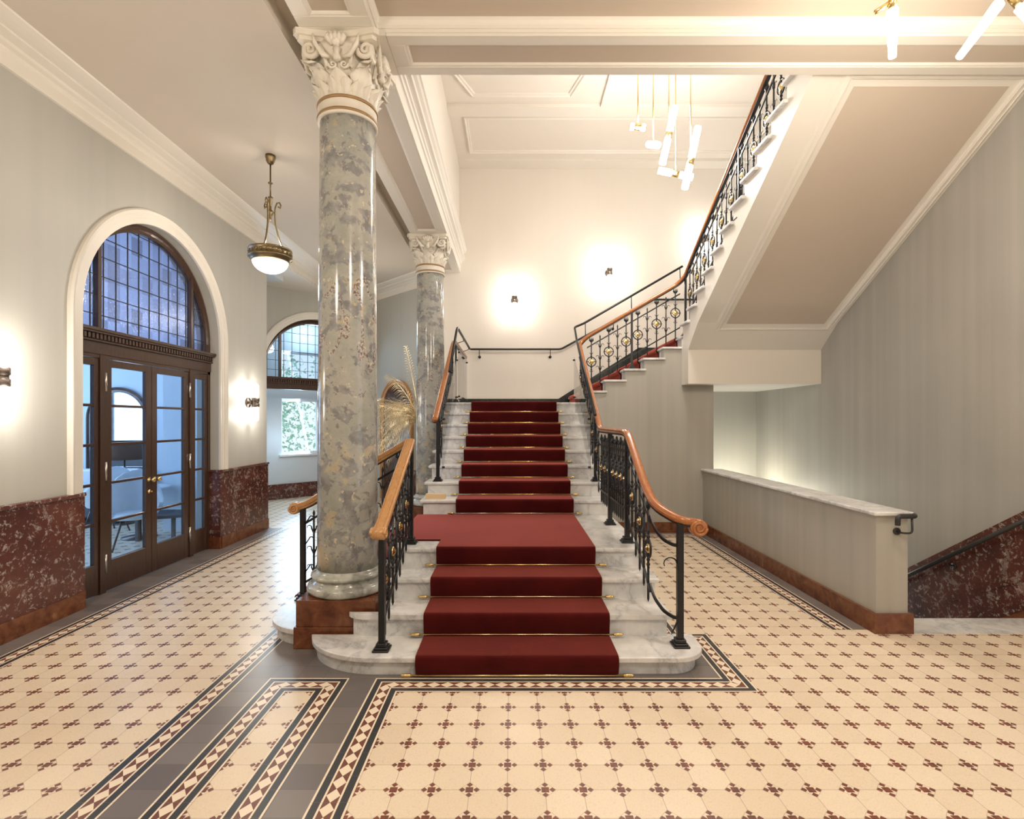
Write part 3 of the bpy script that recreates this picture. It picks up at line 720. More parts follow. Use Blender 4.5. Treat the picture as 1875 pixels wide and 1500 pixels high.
def make_column(name, label):
    col = thing(name, label, 'column', None)
    b = MB(); b.box(-.305, .305, -.305, .305, 0, .16); b.box(-.292, .292, -.292, .292, .16, .353); b.build('plinth', 'brown_marble', col, .004, 2)
    b = MB(); b.lathe([(.27, .353), (.29, .357), (.302, .372), (.304, .392), (.298, .412), (.28, .424), (.266, .428), (.266, .437), (.252, .447), (.247, .462), (.256, .468), (.268, .470), (.276, .482), (.272, .495), (.258, .500), (.252, .505), (.238, .515), (.234, .53)], (0, 0, 0), 64); b.build('base', 'base_marble', col)
    prof = []
    for k in range(21):
        t = k / 20; r = .230 - .014 * t - .006 * t * t
        prof.append((r, .528 + (3.985 - .528) * t))
    b = MB(); b.lathe(prof, (0, 0, 0), 64); b.build('shaft', 'column', col)
    b = MB(); b.lathe([(.212, 3.975), (.228, 3.978), (.228, 3.998), (.220, 4.0), (.222, 4.085), (.222, 4.10), (.21, 4.12)], (0, 0, 0), 64); nk = b.build('necking', 'plaster', col)
    b = MB()
    for z in (4.006, 4.098): b.lathe([(.219, z - .011), (.229, z - .011), (.233, z), (.229, z + .011), (.219, z + .011)], (0, 0, 0), 64)
    b.build('bronze_ring', 'bronze_band', col)
    cp = MB()
    cp.lathe([(.205, 4.10), (.205, 4.2), (.212, 4.30), (.235, 4.38), (.27, 4.44), (.29, 4.47)], (0, 0, 0), 48)
    for k in range(8):
        a = PI / 8 * 0 + k * PI / 4
        diag = k % 2 == 1
        leaf(cp, a, .205, 4.105, .245 if diag else .175, .165, .045 if diag else .012, 3)
    for k in range(16): leaf(cp, k * PI / 8 + PI / 16, .200, 4.105, .12, .070, .0, 1)
    for k in range(4):
        a = PI / 4 + k * PI / 2; R = Vector((math.cos(a), math.sin(a), 0))
        leaf(cp, a, .235, 4.28, .10, .10, .07, 2)
        for s in (-1, 1):
            face = Vector((math.cos(a + s * PI / 4), math.sin(a + s * PI / 4), 0))      # outward normal of adjoining face
            U = (R - face * R.dot(face)).normalized()                                     # towards the corner in the face plane
            c = face * .245 + U * .205 + Vector((0, 0, 4.425))
            tail = [face * .262 + U * .13 + Vector((0, 0, 4.44)), face * .245 + U * .10 + Vector((0, 0, 4.385)), face * .225 + U * .085 + Vector((0, 0, 4.31))]
            spiral(cp, c, -U, (0, 0, 1), .062, 1.6, .020, tail, 34, None, -1)
            cp.lathe([(.045, -.03), (.050, -.012), (.04, -.002), (.0, .0)], c - face * .01, 20, face)
            c2_ = face * .232 + U * .042 + Vector((0, 0, 4.325))
            spiral(cp, c2_, U, (0, 0, 1), .032, 1.4, .010, [face * .232 + U * .09 + Vector((0, 0, 4.335)), face * .222 + U * .10 + Vector((0, 0, 4.30))], 24, None, -1)
    for k in range(4):
        a = k * PI / 2; f_ = Vector((math.cos(a), math.sin(a), 0)); U = Vector((-math.sin(a), math.cos(a), 0)); Zv = Vector((0, 0, 1))
        # urn + tulip
        cp.lathe([(.012, 4.33), (.03, 4.345), (.026, 4.37), (.02, 4.385), (.032, 4.415)], f_ * .262, 14)
        for q in range(5):
            s = (q - 2) / 2
            base = f_ * .275 + U * s * .03 + Zv * 4.44; tip = f_ * .295 + U * s * .052 + Zv * (4.527 - .012 * abs(s))
            mid = (base + tip) / 2 + f_ * .018 + U * s * .022
            cp.tube([base, mid, tip], [.016, .021, .009], 8)
        cp.lathe([(.01, 4.425), (.036, 4.437), (.044, 4.46), (.03, 4.49)], f_ * .272, 14)
        for s in (-1, 1):                                                                 # wings of feathers
            root = f_ * .262 + U * s * .055 + Zv * 4.37
            for q in range(6):
                t = q / 5
                st = root + U * s * .012 * q + Zv * (.006 * q - .012)
                tip = f_ * (.280 + .012 * t) + U * s * (.125 + .045 * t) + Zv * (4.375 + .135 * t)
                mid = (st + tip) / 2 + U * s * .012 + f_ * .012 - Zv * .008
                cp.tube([st, mid, tip], [.012, .0165, .005], 7)
    # concave abacus
    pl = []
    for k in range(4):
        a0 = -PI / 4 + k * PI / 2; n0 = Vector((math.cos(a0 + PI / 4), math.sin(a0 + PI / 4), 0)); t0 = Vector((-n0.y, n0.x, 0))
        for j in range(9):
            s = -1 + 2 * j / 8; pl.append(n0 * (.315 - .045 * math.cos(s * PI / 2)) + t0 * s * .285)
    for z0, z1, sc in ((4.472, 4.50, .93), (4.50, 4.543, 1.0)):
        cp.prism([Vector((p_.x * sc, p_.y * sc, z0)) for p_ in pl], (0, 0, z1 - z0))
    cp.build('capital', 'plaster', col)
    return col
col1 = make_column('marble_column', 'large mottled marble column in the foreground, on a brown marble plinth beside the steps')
col1.location = (-1.29, 4.14, 0)
col2 = copy_tree(col1); col2.location = (-1.29, 8.34, 0); col2['label'] = 'farther mottled marble column standing beside the upper part of the stairs'
col1['group'] = col2['group'] = 'mottled marble columns carrying the beam'

# ------------------------------------------------------------------ balustrades
def baluster_proto(kind):
    """local frame: x along the rail, z up, origin at the handrail underside"""
    b = MB(); ro = None
    b.tube([(0, 0, -.80), (0, 0, -.12 if kind == 'A' else -.13)], .0092, 8)
    b.tube([(0, 0, -.82), (0, 0, -.80)], [.002, .0075], 8)
    def curl(z, s, r=.032):
        pts = [(s * .004, 0, z - .045), (s * .02, 0, z - .008)]
        for k in range(7):
            a = PI - PI * 1.15 * k / 6; pts.append((s * (.04 + .020 * math.cos(a)), 0, z + .016 * math.sin(a) + .002))
        b.tube(pts, [.006] * 2 + [.0055 - .0005 * k for k in range(7)], 6)
    def knot(z): b.lathe([(.008, -.012), (.014, -.006), (.014, .006), (.008, .012)], (0, 0, z), 10)
    if kind == 'A':
        zc = -.42
        pts = [(.070 * math.cos(2 * PI * k / 24), 0, zc + .070 * math.sin(2 * PI * k / 24)) for k in range(25)]
        b.tube(pts, .008, 6, False)
        for k in range(4):
            a = PI / 4 * 0 + k * PI / 2; b.tube([(.03 * math.cos(a), 0, zc + .03 * math.sin(a)), (.08 * math.cos(a), 0, zc + .08 * math.sin(a))], .0055, 6)
        for z in (-.30, -.54, -.335, -.505): knot(z)
        for z in (-.29, -.565):
            for s in (-1, 1): b.tube([(0, 0, z), (s * .018, 0, z - .004), (s * .028, 0, z + .010)], .0045, 6)
        # tulip
        b.lathe([(.006, -.13), (.016, -.12), (.02, -.10), (.012, -.085)], (0, 0, 0), 10)
        for s in (-1, 0, 1): b.tube([(s * .006, 0, -.118), (s * .025, 0, -.095), (s * .024, 0, -.052)], [.010, .0135, .002], 7)
    else:
        for z in (-.24, -.42, -.58):
            knot(z - .02)
            for s in (-1, 1): curl(z, s)
        b.tube([(0, 0, -.16), (0, 0, -.11), (0, 0, -.085)], [.007, .011, .001], 8)
    o = b.build('baluster', 'iron', None)
    if kind == 'A':
        r = MB()
        for s in (-1, 1): r.lathe([(.036, 0), (.038, .006), (.030, .010), (.026, .008), (.018, .018), (.008, .024), (.001, .025)], (0, 0, -.42), 20, (0, s, 0))
        r.build('rosette', 'brass', o)
    return o
BA = baluster_proto('A'); BB = baluster_proto('B'); BA_used = [False]; BB_used = [False]
def put_baluster(kind, loc, ang, parent):
    src, used = (BA, BA_used) if kind == 'A' else (BB, BB_used)
    if not used[0]: o = src; used[0] = True; o.parent = parent
    else: o = copy_tree(src, parent)
    o.location = loc; o.rotation_euler = (0, 0, ang); return o
def post(x, y, z0, z1, parent, w=.038):
    b = MB(); h = w / 2
    b.box(x - h, x + h, y - h, y + h, z0 + .05, z1)
    for a, z_, t in ((.055, 0, .014), (.045, .014, .014), (.034, .028, .024)): b.box(x - a, x + a, y - a, y + a, z0 + z_, z0 + z_ + t)
    return b.build('post', 'iron', parent, .003, 1)
def bars(P0, P1, parent, drops=(.17, .68), ext=0):
    b = MB(); P0 = Vector(P0); P1 = Vector(P1)
    for d in drops:
        t = (P1 - P0).normalized(); s = t.cross(Vector((0, 0, 1))).normalized() * .008; u = Vector((0, 0, .011))
        a, c = P0 - Vector((0, 0, d)), P1 - Vector((0, 0, d))
        b.prism([a + s + u, a - s + u, a - s - u, a + s - u], c - a)
    return b.build('crossbar', 'iron', parent)
def fill(P0, P1, parent, first='A', gap=.142, m=.5):
    P0 = Vector(P0); P1 = Vector(P1); L = (P1 - P0); pl = Vector((L.x, L.y, 0)).length; n = max(1, round(pl / gap)); ang = math.atan2(L.y, L.x)
    kinds = 'AB' if first == 'A' else 'BA'
    for i in range(n):
        t = (i + .5) / n; put_baluster(kinds[i % 2], P0 + L * t, ang, parent)
def handrail(path, parent, mat, w=.075, h=.058, name='handrail', r=.12):
    fp = fillet(path, r, 6); fr = rail_frames(fp); b = MB()
    if mat == 'oak':      # flat top with a fine groove along each side
        q = [(.5, .36), (.44, .46), (.34, .5), (.31, .44), (.28, .5), (-.28, .5), (-.31, .44), (-.34, .5), (-.44, .46), (-.5, .36), (-.5, -.1), (-.42, -.2), (-.42, -.4), (-.34, -.5), (.34, -.5), (.42, -.4), (.42, -.2), (.5, -.1)]
        b.sweep([(x * w, y * h) for x, y in q], fr, True, True, False)
    else: b.sweep(round_prof(w, h), fr, True, True, True)
    u = MB(); u.sweep([(-.02, -h / 2 - .010), (.02, -h / 2 - .010), (.02, -h / 2 + .003), (-.02, -h / 2 + .003)], fr); u.build('under_bar', 'iron', parent)
    return b.build(name, mat, parent)
def scroll(c, U, axis, parent, mat, r=.047, w=.075, flip=1):
    b = MB(); c = Vector(c); ax = Vector(axis).normalized()
    b.lathe([(r * .75, -w / 2), (r, -w / 2 + .006), (r, w / 2 - .006), (r * .75, w / 2)], c, 28, ax)
    for s in (-1, 1): spiral(b, c + ax * s * w / 2, Vector(U), (0, 0, 1), r * .85, 2.0, .011, None, 40, None, flip)
    return b.build('scroll', mat, parent)
HRH = .029
# R1 : left rail of the lower flight
NX = -.876; NY0 = 3.547; NY1 = 4.556; zt0 = .962; zt1 = 1.50
r1 = thing('stair_railing', 'black iron railing with oak handrail left of the lowest steps, beside the big column', 'railing')
handrail([(NX, NY0 - .07, zt0 - .03), (NX, NY0 + .05, zt0 + .02), (NX, NY1, zt1), (-1.30, NY1, 1.22 + .03), (-1.76, NY1, .955), (-1.86, NY1, .925)], r1, 'oak', .082, .06, r=.05)
scroll((NX, NY0 - .085, zt0 - .035), (0, -1, 0), (1, 0, 0), r1, 'oak', .042, .09)
scroll((-1.875, NY1, .915), (-1, 0, 0), (0, 1, 0), r1, 'oak', .05, .08, -1)
post(NX, NY0, Z[1], zt0 - .03, r1, .042); post(NX, NY1, Z[4], zt1 - .03, r1, .042); post(-1.81, NY1, Z[1], .91, r1, .042)
bars((NX, NY0, zt0), (NX, NY1, zt1), r1); bars((NX, NY1, zt1), (-1.81, NY1, .94), r1)
fill((NX, NY0 + .02, zt0), (NX, NY1 - .02, zt1), r1, 'A', .115); fill((NX - .02, NY1, zt1), (-1.79, NY1, .94), r1, 'A')
for z in (.60, .36, .78):
    b = MB(); pts = [(-1.79, NY1, z)]
    for k in range(7): a = PI - PI * 1.1 * k / 6; pts.append((-1.755 + .018 + .018 * math.cos(a), NY1, z + .05 + .016 * math.sin(a)))
    b.tube(pts, .0055, 6); b.build('leaf_curl', 'iron', r1)
# R3 : long right rail
RX = 1.01
r3 = thing('stair_railing', 'long black iron railing with brown handrail on the right, from bottom scroll to topmost flight', 'railing')
zL = 1.575; YL0 = 4.60; YL1 = 5.98; zT = 3.07; YT = 8.35
P = [(1.27, 3.60, .972), (1.15, 3.61, .99), (1.03, 3.80, 1.06), (RX, 4.0, 1.19), (RX, YL0, zL), (RX, YL1, zL), (RX, 7.7, 2.70), (RX + .01, 7.93, 2.84), (1.14, 7.96, 2.95), (2.50, 7.96, 3.74), (2.60, 7.86, 3.84), (2.60, 7.6, 4.00), (2.60, 4.40, 5.66)]
handrail(P, r3, 'rail_wood', .066, .052, r=.12)
scroll((1.275, 3.60, .940), (1, 0, 0), (0, 1, 0), r3, 'rail_wood', .058, .075, -1)
post(1.156, 3.61, Z[1], .965, r3, .042)
post(RX, YL0, Z[4], zL - .03, r3, .042); post(RX, 5.40, Z[4], zL - .03, r3, .042); post(RX, 6.32, Z[6], 1.76, r3, .042)
def zr(y): return zL + (y - YL1) * (2.70 - zL) / (7.7 - YL1)
a_ = (1.02, 3.86, 1.10); b_ = (RX, YL0, zL)
bars(a_, b_, r3); fill(a_, b_, r3, 'A', .115)
bars((RX, YL0, zL), (RX, YL1, zL), r3); fill((RX, YL0 + .03, zL), (RX, 5.38, zL), r3, 'A', .10); fill((RX, 5.42, zL), (RX, YL1 - .02, zL), r3, 'A', .10)
bars((RX, YL1, zL), (RX, 7.85, zr(7.85)), r3); fill((RX, YL1 + .05, zr(YL1 + .05)), (RX, 7.80, zr(7.80)), r3, 'B')
# curved strap ends at newel
for zb in (.80, .30):
    b = MB(); pth = [(1.018, 3.87, zb + .17), (1.03, 3.80, zb + .09), (1.07, 3.70, zb + .03), (1.12, 3.64, zb + .01), (1.15, 3.62, zb + .01)]
    b.sweep([(-.006, -.011), (.006, -.011), (.006, .011), (-.006, .011)], rail_frames(fillet(pth, .05))); b.build('crossbar', 'iron', r3)
b = MB(); pts = [(1.15, 3.61, .62), (1.145, 3.61, .68)] + [(1.09 + .045 * math.cos(PI * 1.15 * k / 8), 3.61, .69 + .04 * math.sin(PI * 1.15 * k / 8)) for k in range(9)]
b.tube(pts, [.006] * 2 + [.006 - .0003 * k for k in range(9)], 6); b.tube([(1.14, 3.61, .30), (1.12, 3.61, .25), (1.095, 3.61, .20)], [.006, .006, .002], 6); b.build('leaf_curl', 'iron', r3)
# flight 2 part
def z2r(x): return 2.90 + (x - 1.05) * .58
q0 = (1.14, 7.96, z2r(1.14)); q1 = (2.55, 7.96, z2r(2.55))
bars(q0, q1, r3); fill((1.14, 7.96, z2r(1.14)), (1.80, 7.96, z2r(1.80)), r3, 'A', .1435); fill((1.84, 7.96, z2r(1.84)), (2.55, 7.96, z2r(2.55)), r3, 'A', .1435)
post(1.82, 7.96, Z2[2], z2r(1.82) - .03, r3, .03)
# flight 3 part
def z3r(y): return 4.00 + (7.6 - y) * (5.66 - 4.00) / 3.2
bars((2.60, 7.62, z3r(7.62)), (2.60, 4.40, z3r(4.40)), r3); fill((2.60, 7.74, z3r(7.74)), (2.60, 4.42, z3r(4.42)), r3, 'A', .142)
post(2.60, 7.86, Z2[5], 3.9, r3, .03); post(2.60, 6.0, Z3[6], z3r(6.0) - .03, r3, .03)
# R4 : left rail of the upper flight
LX = -.888
r4 = thing('stair_railing', 'black iron railing with brown handrail on the left of the upper main steps', 'railing')
handrail([(LX, 6.05, 1.68), (LX, 6.14, 1.72), (LX, 7.9, 2.80), (LX, 8.12, 2.90), (LX, YBK - .06, 2.90)], r4, 'rail_wood', .07, .058, r=.08)
post(LX, 6.32, Z[6], 1.80, r4, .04); post(LX, 8.35, Z[12], 2.87, r4, .03)
bars((LX, 6.33, 1.86), (LX, 8.1, 2.92), r4); fill((LX, 6.40, 1.88), (LX, 8.0, 2.86), r4, 'B')
# pipe handrails
t = thing('pipe_handrail', 'black steel pipe handrail from the upper steps around the landing and up the back wall', 'handrail')
b = MB(); zl = 3.05
b.tube(fillet([(-.83, 7.0, 2.33), (-.80, 7.62, 2.98), (-.80, 7.75, zl), (-.80, YBK - .09, zl), (.94, YBK - .09, zl), (2.7, YBK - .09, 4.0), (4.35, YBK - .09, 4.0)], .05, 4), .019, 12); b.build('pipe', 'iron', t)
for x in (-.62, .74, 1.95):
    z = zl if x < .94 else zl + (x - .94) * .54
    b = MB(); b.tube(fillet([(x, YBK - .09, z - .015), (x, YBK - .09, z - .13), (x, YBK - .01, z - .14)], .03), .007, 8); b.lathe([(.028, 0), (.028, .014)], (x, YBK, z - .14), 16, (0, -1, 0)); b.build('bracket', 'iron', t)
for y in (8.5, 9.5):
    b = MB(); b.tube([(-.80, y, zl), (-.78, y + .02, zl - .08), (-.88, y, 2.93)], .007, 8); b.build('bracket', 'iron', t)
t = thing('pipe_handrail', 'black steel pipe handrail raised above the brown handrail at the upper right', 'handrail')
b = MB(); b.tube(fillet([(.97, 6.1, 1.74), (.955, 7.7, 2.84), (.955, 8.0, 3.10), (1.1, 8.0, 3.16), (2.6, 8.0, 4.03)], .04, 4), .017, 12); b.build('pipe', 'iron', t)
for x in (1.12, 1.82, 2.56):
    b = MB(); zz = 3.16 + (x - 1.1) * .58; b.tube([(x, 8.0, zz), (x, 7.98, z2r(x) + .03)], .007, 8); b.build('bracket', 'iron', t)
# clear panels with studs
def panel(pts, nrm, label):
    P = [Vector(p) for p in pts]; nrm = Vector(nrm)
    b = MB(); b.prism(P, nrm * .008); o = tag(b.build('safety_panel', 'acrylic'), label, 'glass panel')
    c = sum(P, Vector()) / len(P)
    for p in P:
        q = p + (c - p).normalized() * .08; s = MB(); s.lathe([(.014, -.006), (.014, .022), (.010, .028)], q, 14, nrm); s.build('stud', 'black', o)
    return o
panel([(-.86, 8.42, Z[12] + .05), (-.86, 9.2, Z[12] + .05), (-.86, 9.2, 2.84), (-.86, 8.42, 2.84)], (1, 0, 0), 'clear safety panel at the left end of the upper landing, near half')
panel([(-.86, 9.24, Z[12] + .05), (-.86, 10.02, Z[12] + .05), (-.86, 10.02, 2.84), (-.86, 9.24, 2.84)], (1, 0, 0), 'clear safety panel at the left end of the upper landing, half against the back wall')
panel([(-.85, 6.40, Z[6] + .10), (-.85, 8.1, Z[11] + .26), (-.85, 8.1, 2.66), (-.85, 6.40, 1.68)], (1, 0, 0), 'clear studded safety panel lining the left railing of the upper steps')
panel([(.965, 6.40, Z[6] + .10), (.965, 8.1, Z[11] + .26), (.965, 8.1, 2.66), (.965, 6.40, 1.68)], (-1, 0, 0), 'clear studded safety panel lining the right railing of the upper steps')

# ------------------------------------------------------------------ doors and transoms
def glazed_arch(name, P0, d, nrm, c, inset, doors, glassmat):
    """local: u along d, w along nrm (negative = into wall)"""
    root = bpy.data.objects.new(name, None); C.objects.link(root); struct(root)
    P0 = Vector(P0); d = Vector(d); nrm = Vector(nrm); Zv = Vector((0, 0, 1))
    def pt(u, w, z): return P0 + d * (c + u) + nrm * (w - inset) + Zv * z
    def bx(mb, u0, u1, w0, w1, z0, z1):
        mb.prism([pt(u0, w0, z0), pt(u1, w0, z0), pt(u1, w0, z1), pt(u0, w0, z1)], nrm * (w1 - w0))
    A = AR - .003
    # arch ring
    b = MB(); n = 36; fr = []
    for k in range(n + 1):
        a = PI * k / n; fr.append((pt(A * math.cos(a), 0, AS + A * math.sin(a)), d * math.cos(a) + Zv * math.sin(a), nrm))
    b.sweep([(0, -.05), (0, .02), (-.03, .03), (-.045, .02), (-.06, .0), (-.09, 0), (-.09, -.05)], fr)
    for s in (-1, 1): bx(b, *(sorted((s * A, s * (A - .09)))), -.05, .02, 2.54, AS)
    zb = 2.545
    for u in (-.73, .73): bx(b, u - .022, u + .022, -.04, .015, zb, AS + math.sqrt(A * A - .73 ** 2) - .05)
    b.build('transom_frame', 'dark_wood', root)
    # leaded grid
    g = MB()
    for k in range(-6, 7):
        u = k * .162
        if abs(u) < A - .1: 
            bx(g, u - .004, u + .004, -.022, -.012, zb, AS + math.sqrt((A - .07) ** 2 - u * u))
    k = 0; z = zb + .15
    while z < AS + A - .1:
        uu = math.sqrt(max(0, (A - .07) ** 2 - max(0, z - AS) ** 2)); bx(g, -uu, uu, -.022, -.012, z - .004, z + .004); z += .19
    g.build('lead_came', 'black' if doors else 'black', root)
    g = MB(); pts = [pt((A - .06), -.018, zb)] + [pt((A - .06) * math.cos(PI * k / n), -.018, AS + (A - .06) * math.sin(PI * k / n)) for k in range(n + 1)] + [pt(-(A - .06), -.018, zb)]
    g.prism(pts, nrm * .003); g.build('transom_glass', glassmat, root)
    # dentil cornice
    b = MB()
    for w, z0, z1, e in ((.10, 2.52, 2.548, -.012), (.085, 2.50, 2.52, -.012), (.055, 2.425, 2.44, -.01), (.04, 2.44, 2.50, -.004), (.03, 2.31, 2.425, -.004)): bx(b, -A, A, -.05, w, z0, z1)
    nn = 46
    for k in range(nn):
        u = -A + .02 + (2 * A - .04) * (k + .5) / nn; bx(b, u - .014, u + .014, .04, .07, 2.447, 2.495)
    b.build('dentil_cornice', 'dark_wood', root)
    if not doors:
        b = MB()
        for s in (-1, 1): bx(b, *(sorted((s * A, s * (A - .10)))), -.05, .02, 0, 2.31)
        b.build('jamb', 'dark_wood', root); return root
    b = MB()
    for s in (-1, 1):
        bx(b, *(sorted((s * A, s * (A - .055)))), -.05, .02, 0, 2.31)
        bx(b, *(sorted((s * .665, s * .74))), -.05, .025, 0, 2.31)
    bx(b, -A, A, -.05, .02, 2.275, 2.31); b.build('door_frame', 'dark_wood', root)
    def leafpart(u0, u1, nm, st, zt=2.27, mids=4, zbot=.30):
        b = MB(); bx(b, u0, u0 + st, -.03, .012, .01, zt); bx(b, u1 - st, u1, -.03, .012, .01, zt)
        bx(b, u0 + st, u1 - st, -.03, .012, zt - .07, zt); bx(b, u0 + st, u1 - st, -.03, .012, .01, zbot)
        for k in range(1, mids + 1):
            z = zbot + (zt - .07 - zbot) * k / (mids + 1); bx(b, u0 + st, u1 - st, -.025, .008, z - .013, z + .013)
        o = b.build(nm, 'dark_wood', root, .003, 1)
        g = MB(); bx(g, u0 + st - .003, u1 - st + .003, -.010, -.006, zbot, zt - .07); g.build('pane', 'glass', o)
        return o
    L = leafpart(-.662, -.004, 'door_leaf', .085); Rr = leafpart(.004, .662, 'door_leaf', .085)
    leafpart(-A + .056, -.742, 'sidelight', .055); leafpart(.742, A - .056, 'sidelight', .055)
    for lf, s in ((L, -1), (Rr, 1)):
        for z in (2.05, 1.18, .28):
            h = MB(); p0 = pt(s * .668, .022, z - .09); h.tube([p0, p0 + Zv * .18], .012, 12); h.build('hinge', 'chrome', lf)
    kb = MB(); kb.lathe([(.026, 0), (.026, .006), (.010, .012), (.010, .035), (.026, .045), (.028, .058), (.018, .068), (.002, .07)], pt(-.045, .012, 1.03), 20, nrm); kb.build('door_knob', 'brass', L)
    kb = MB(); kb.lathe([(.026, 0), (.026, .006), (.010, .012), (.010, .035), (.026, .045), (.028, .058), (.018, .068), (.002, .07)], pt(.045, .012, 1.03), 20, nrm); kb.build('door_knob', 'brass', Rr)
    kb = MB(); kb.lathe([(.024, 0), (.022, .008), (.008, .010), (.008, .03), (.014, .034), (.002, .036)], pt(-.045, .012, .90), 20, nrm); kb.build('lock_escutcheon', 'brass', L)
    return root
glazed_arch('door_1', (XL, 0, 0), (0, 1, 0), (1, 0, 0), AC, .14, True, 'lead_glass')
glazed_arch('door_2', W2o, W2d, W2n, C2, .14, False, 'clear_lead_glass')

# ------------------------------------------------------------------ room behind door 1
b = MB(); b.add([(-9.2, 2.4, 0), (-4.13, 2.4, 0), (-4.13, 8.05, 0), (-5.3, 8.05, 0), (-5.3, 9.4, 0), (-9.2, 9.4, 0)], [tuple(range(6))]); struct(b.build('floor_lounge', 'floor'))
b = MB(); b.box(-9.2, -5.3, 9.3, 9.5, 0, 4.2); struct(b.build('wall_lounge_back', 'roomwall'))
b = MB(); b.box(-9.4, -9.2, 2.4, 9.5, 0, 1.0); b.box(-9.4, -9.2, 2.4, 9.5, 3.2, 4.2)
for y in (2.4, 4.4, 6.4, 8.6): b.box(-9.4, -9.2, y, y + .7, 1, 3.2)
struct(b.build('wall_lounge_left', 'roomwall'))
b = MB(); b.box(-9.2, -4.13, 2.2, 2.4, 0, 4.2); struct(b.build('wall_lounge_front', 'roomwall'))
b = MB(); b.box(-9.4, -4.13, 2.2, 9.5, 4.2, 4.3); struct(b.build('ceiling_lounge', 'roomwall'))
b = MB(); b.box(-4.14, -4.131, 2.4, AC - AR - .02, 0, 4.2); b.box(-4.14, -4.131, AC + AR + .02, 8.0, 0, 4.2); b.box(-5.31, -5.301, 8.0, 9.3, 0, 4.2); b.box(-5.3, -4.14, 7.985, 7.999, 0, 4.2); struct(b.build('wall_lounge_right', 'roomwall'))
# arched mirror
def arched_frame(name, label, cat, P0, d, nrm, half, z0, zs, fw, matf, matm, dep=.05):
    o = thing(name, label, cat); P0 = Vector(P0); d = Vector(d); nrm = Vector(nrm); Zv = Vector((0, 0, 1)); n = 26
    fr = [(P0 + d * half + Zv * z0, d, nrm)] + [(P0 + d * half * math.cos(PI * k / n) + Zv * (zs + half * math.sin(PI * k / n)), d * math.cos(PI * k / n) + Zv * math.sin(PI * k / n), nrm) for k in range(n + 1)] + [(P0 - d * half + Zv * z0, -d, nrm)]
    b = MB(); b.sweep([(0, .001), (0, dep), (-fw * .3, dep + .01), (-fw * .5, dep * .7), (-fw, dep * .6), (-fw, .001)], fr); b.build('frame', matf, o)
    if matm:
        b = MB(); q = half - fw + .005
        b.prism([P0 + d * q + Zv * z0 + nrm * .002] + [P0 + d * q * math.cos(PI * k / n) + Zv * (zs + q * math.sin(PI * k / n)) + nrm * .002 for k in range(n + 1)] + [P0 - d * q + Zv * z0 + nrm * .002], nrm * .012); b.build('inset', matm, o)
    return o
M['mirror'] = plain('dark_mirror', (.35, .33, .33), .05, 1, .05)
M['niche'] = mk_wood('niche_dark_wood', (.05, .022, .014), (.09, .04, .024), .25, (6, 6, 1.2))
arched_frame('arched_mirror', 'dark arched mirror on the far wall seen through the left door leaf', 'mirror', (-6.95, 9.3, 0), (1, 0, 0), (0, -1, 0), .55, .5, 1.72, .09, 'niche', 'mirror')
# lounge furniture
def shell_chair(loc, rz, label):
    o = thing('armchair', label, 'chair', 'white lounge chairs seen through the glass door'); b = MB()
    nu, nv = 14, 8; v = []
    for j in range(nv + 1):
        t = j / nv
        for i in range(nu + 1):
            a = PI * (1.15 - 1.3 * i / nu) ; hh = .18 + .42 * max(0, math.sin(a)) ** 1.2
            r = .20 + .12 * t; v.append((r * 1.05 * math.cos(a), r * .95 * math.sin(a), .40 + hh * t * t))
    f = []
    for j in range(nv):
        for i in range(nu): a = j * (nu + 1) + i; f.append((a, a + 1, a + nu + 2, a + nu + 1))
    b.add(v, f, True); s = b.build('seat_shell', 'whiteshell', o); so = s.modifiers.new('thick', 'SOLIDIFY'); so.thickness = .03
    b = MB(); b.lathe([(.05, .385), (.23, .39), (.25, .42), (.22, .47), (.05, .48)], (0, 0, 0), 24); b.build('seat_cushion', 'whiteshell', o)
    for x in (-.2, .2):
        for y in (-.18, .18): b = MB(); b.tube([(x * 1.1, y * 1.1, .0), (x * .6, y * .6, .39)], [.011, .015], 8); b.build('leg', 'dark_wood', o)
    o.location = loc; o.rotation_euler = (0, 0, rz); return o
shell_chair((-5.0, 6.95, 0), .6, 'white curved armchair nearest the glass door, behind the left leaf')
shell_chair((-6.1, 7.9, 0), -2.0, 'white curved armchair farther back beyond the lounge table')
t = thing('round_table', 'round pale table with cups beside the armchairs in the lounge', 'table')
b = MB(); b.lathe([(.36, .70), (.38, .705), (.38, .725), (.36, .73)], (0, 0, 0), 36); b.build('table_top', 'whiteshell', t)
b = MB(); b.lathe([(.22, 0), (.22, .015), (.03, .03), (.025, .35), (.03, .70)], (0, 0, 0), 24); b.build('pedestal', 'black', t); t.location = (-5.35, 7.55, 0)
tag(MB().lathe([(.03, 0), (.045, .04), (.05, .10), (.04, .12), (.03, .13)], (-5.35, 7.5, .73), 20).build('jar', 'brass'), 'small gold coloured jar standing on the round lounge table', 'jar')
t = thing('low_table', 'low oval wooden table behind the right door leaf', 'table')
b = MB(); pl = [(.42 * math.cos(2 * PI * k / 32), .28 * math.sin(2 * PI * k / 32), .33) for k in range(32)]; b.prism(pl, (0, 0, .04)); b.build('table_top', 'greyfabric', t)
for x, y in ((-.25, -.15), (.25, -.15), (-.25, .15), (.25, .15)): b = MB(); b.box(x - .02, x + .02, y - .02, y + .02, 0, .33); b.build('leg', 'greyfabric', t)
t.location = (-4.95, 7.45, 0)
t = thing('floor_lamp', 'floor lamp with wide brown drum shade in the lounge', 'lamp')
b = MB(); b.lathe([(.14, 0), (.14, .02), (.012, .03), (.012, 1.15)], (0, 0, 0), 20); b.build('pole', 'black', t)
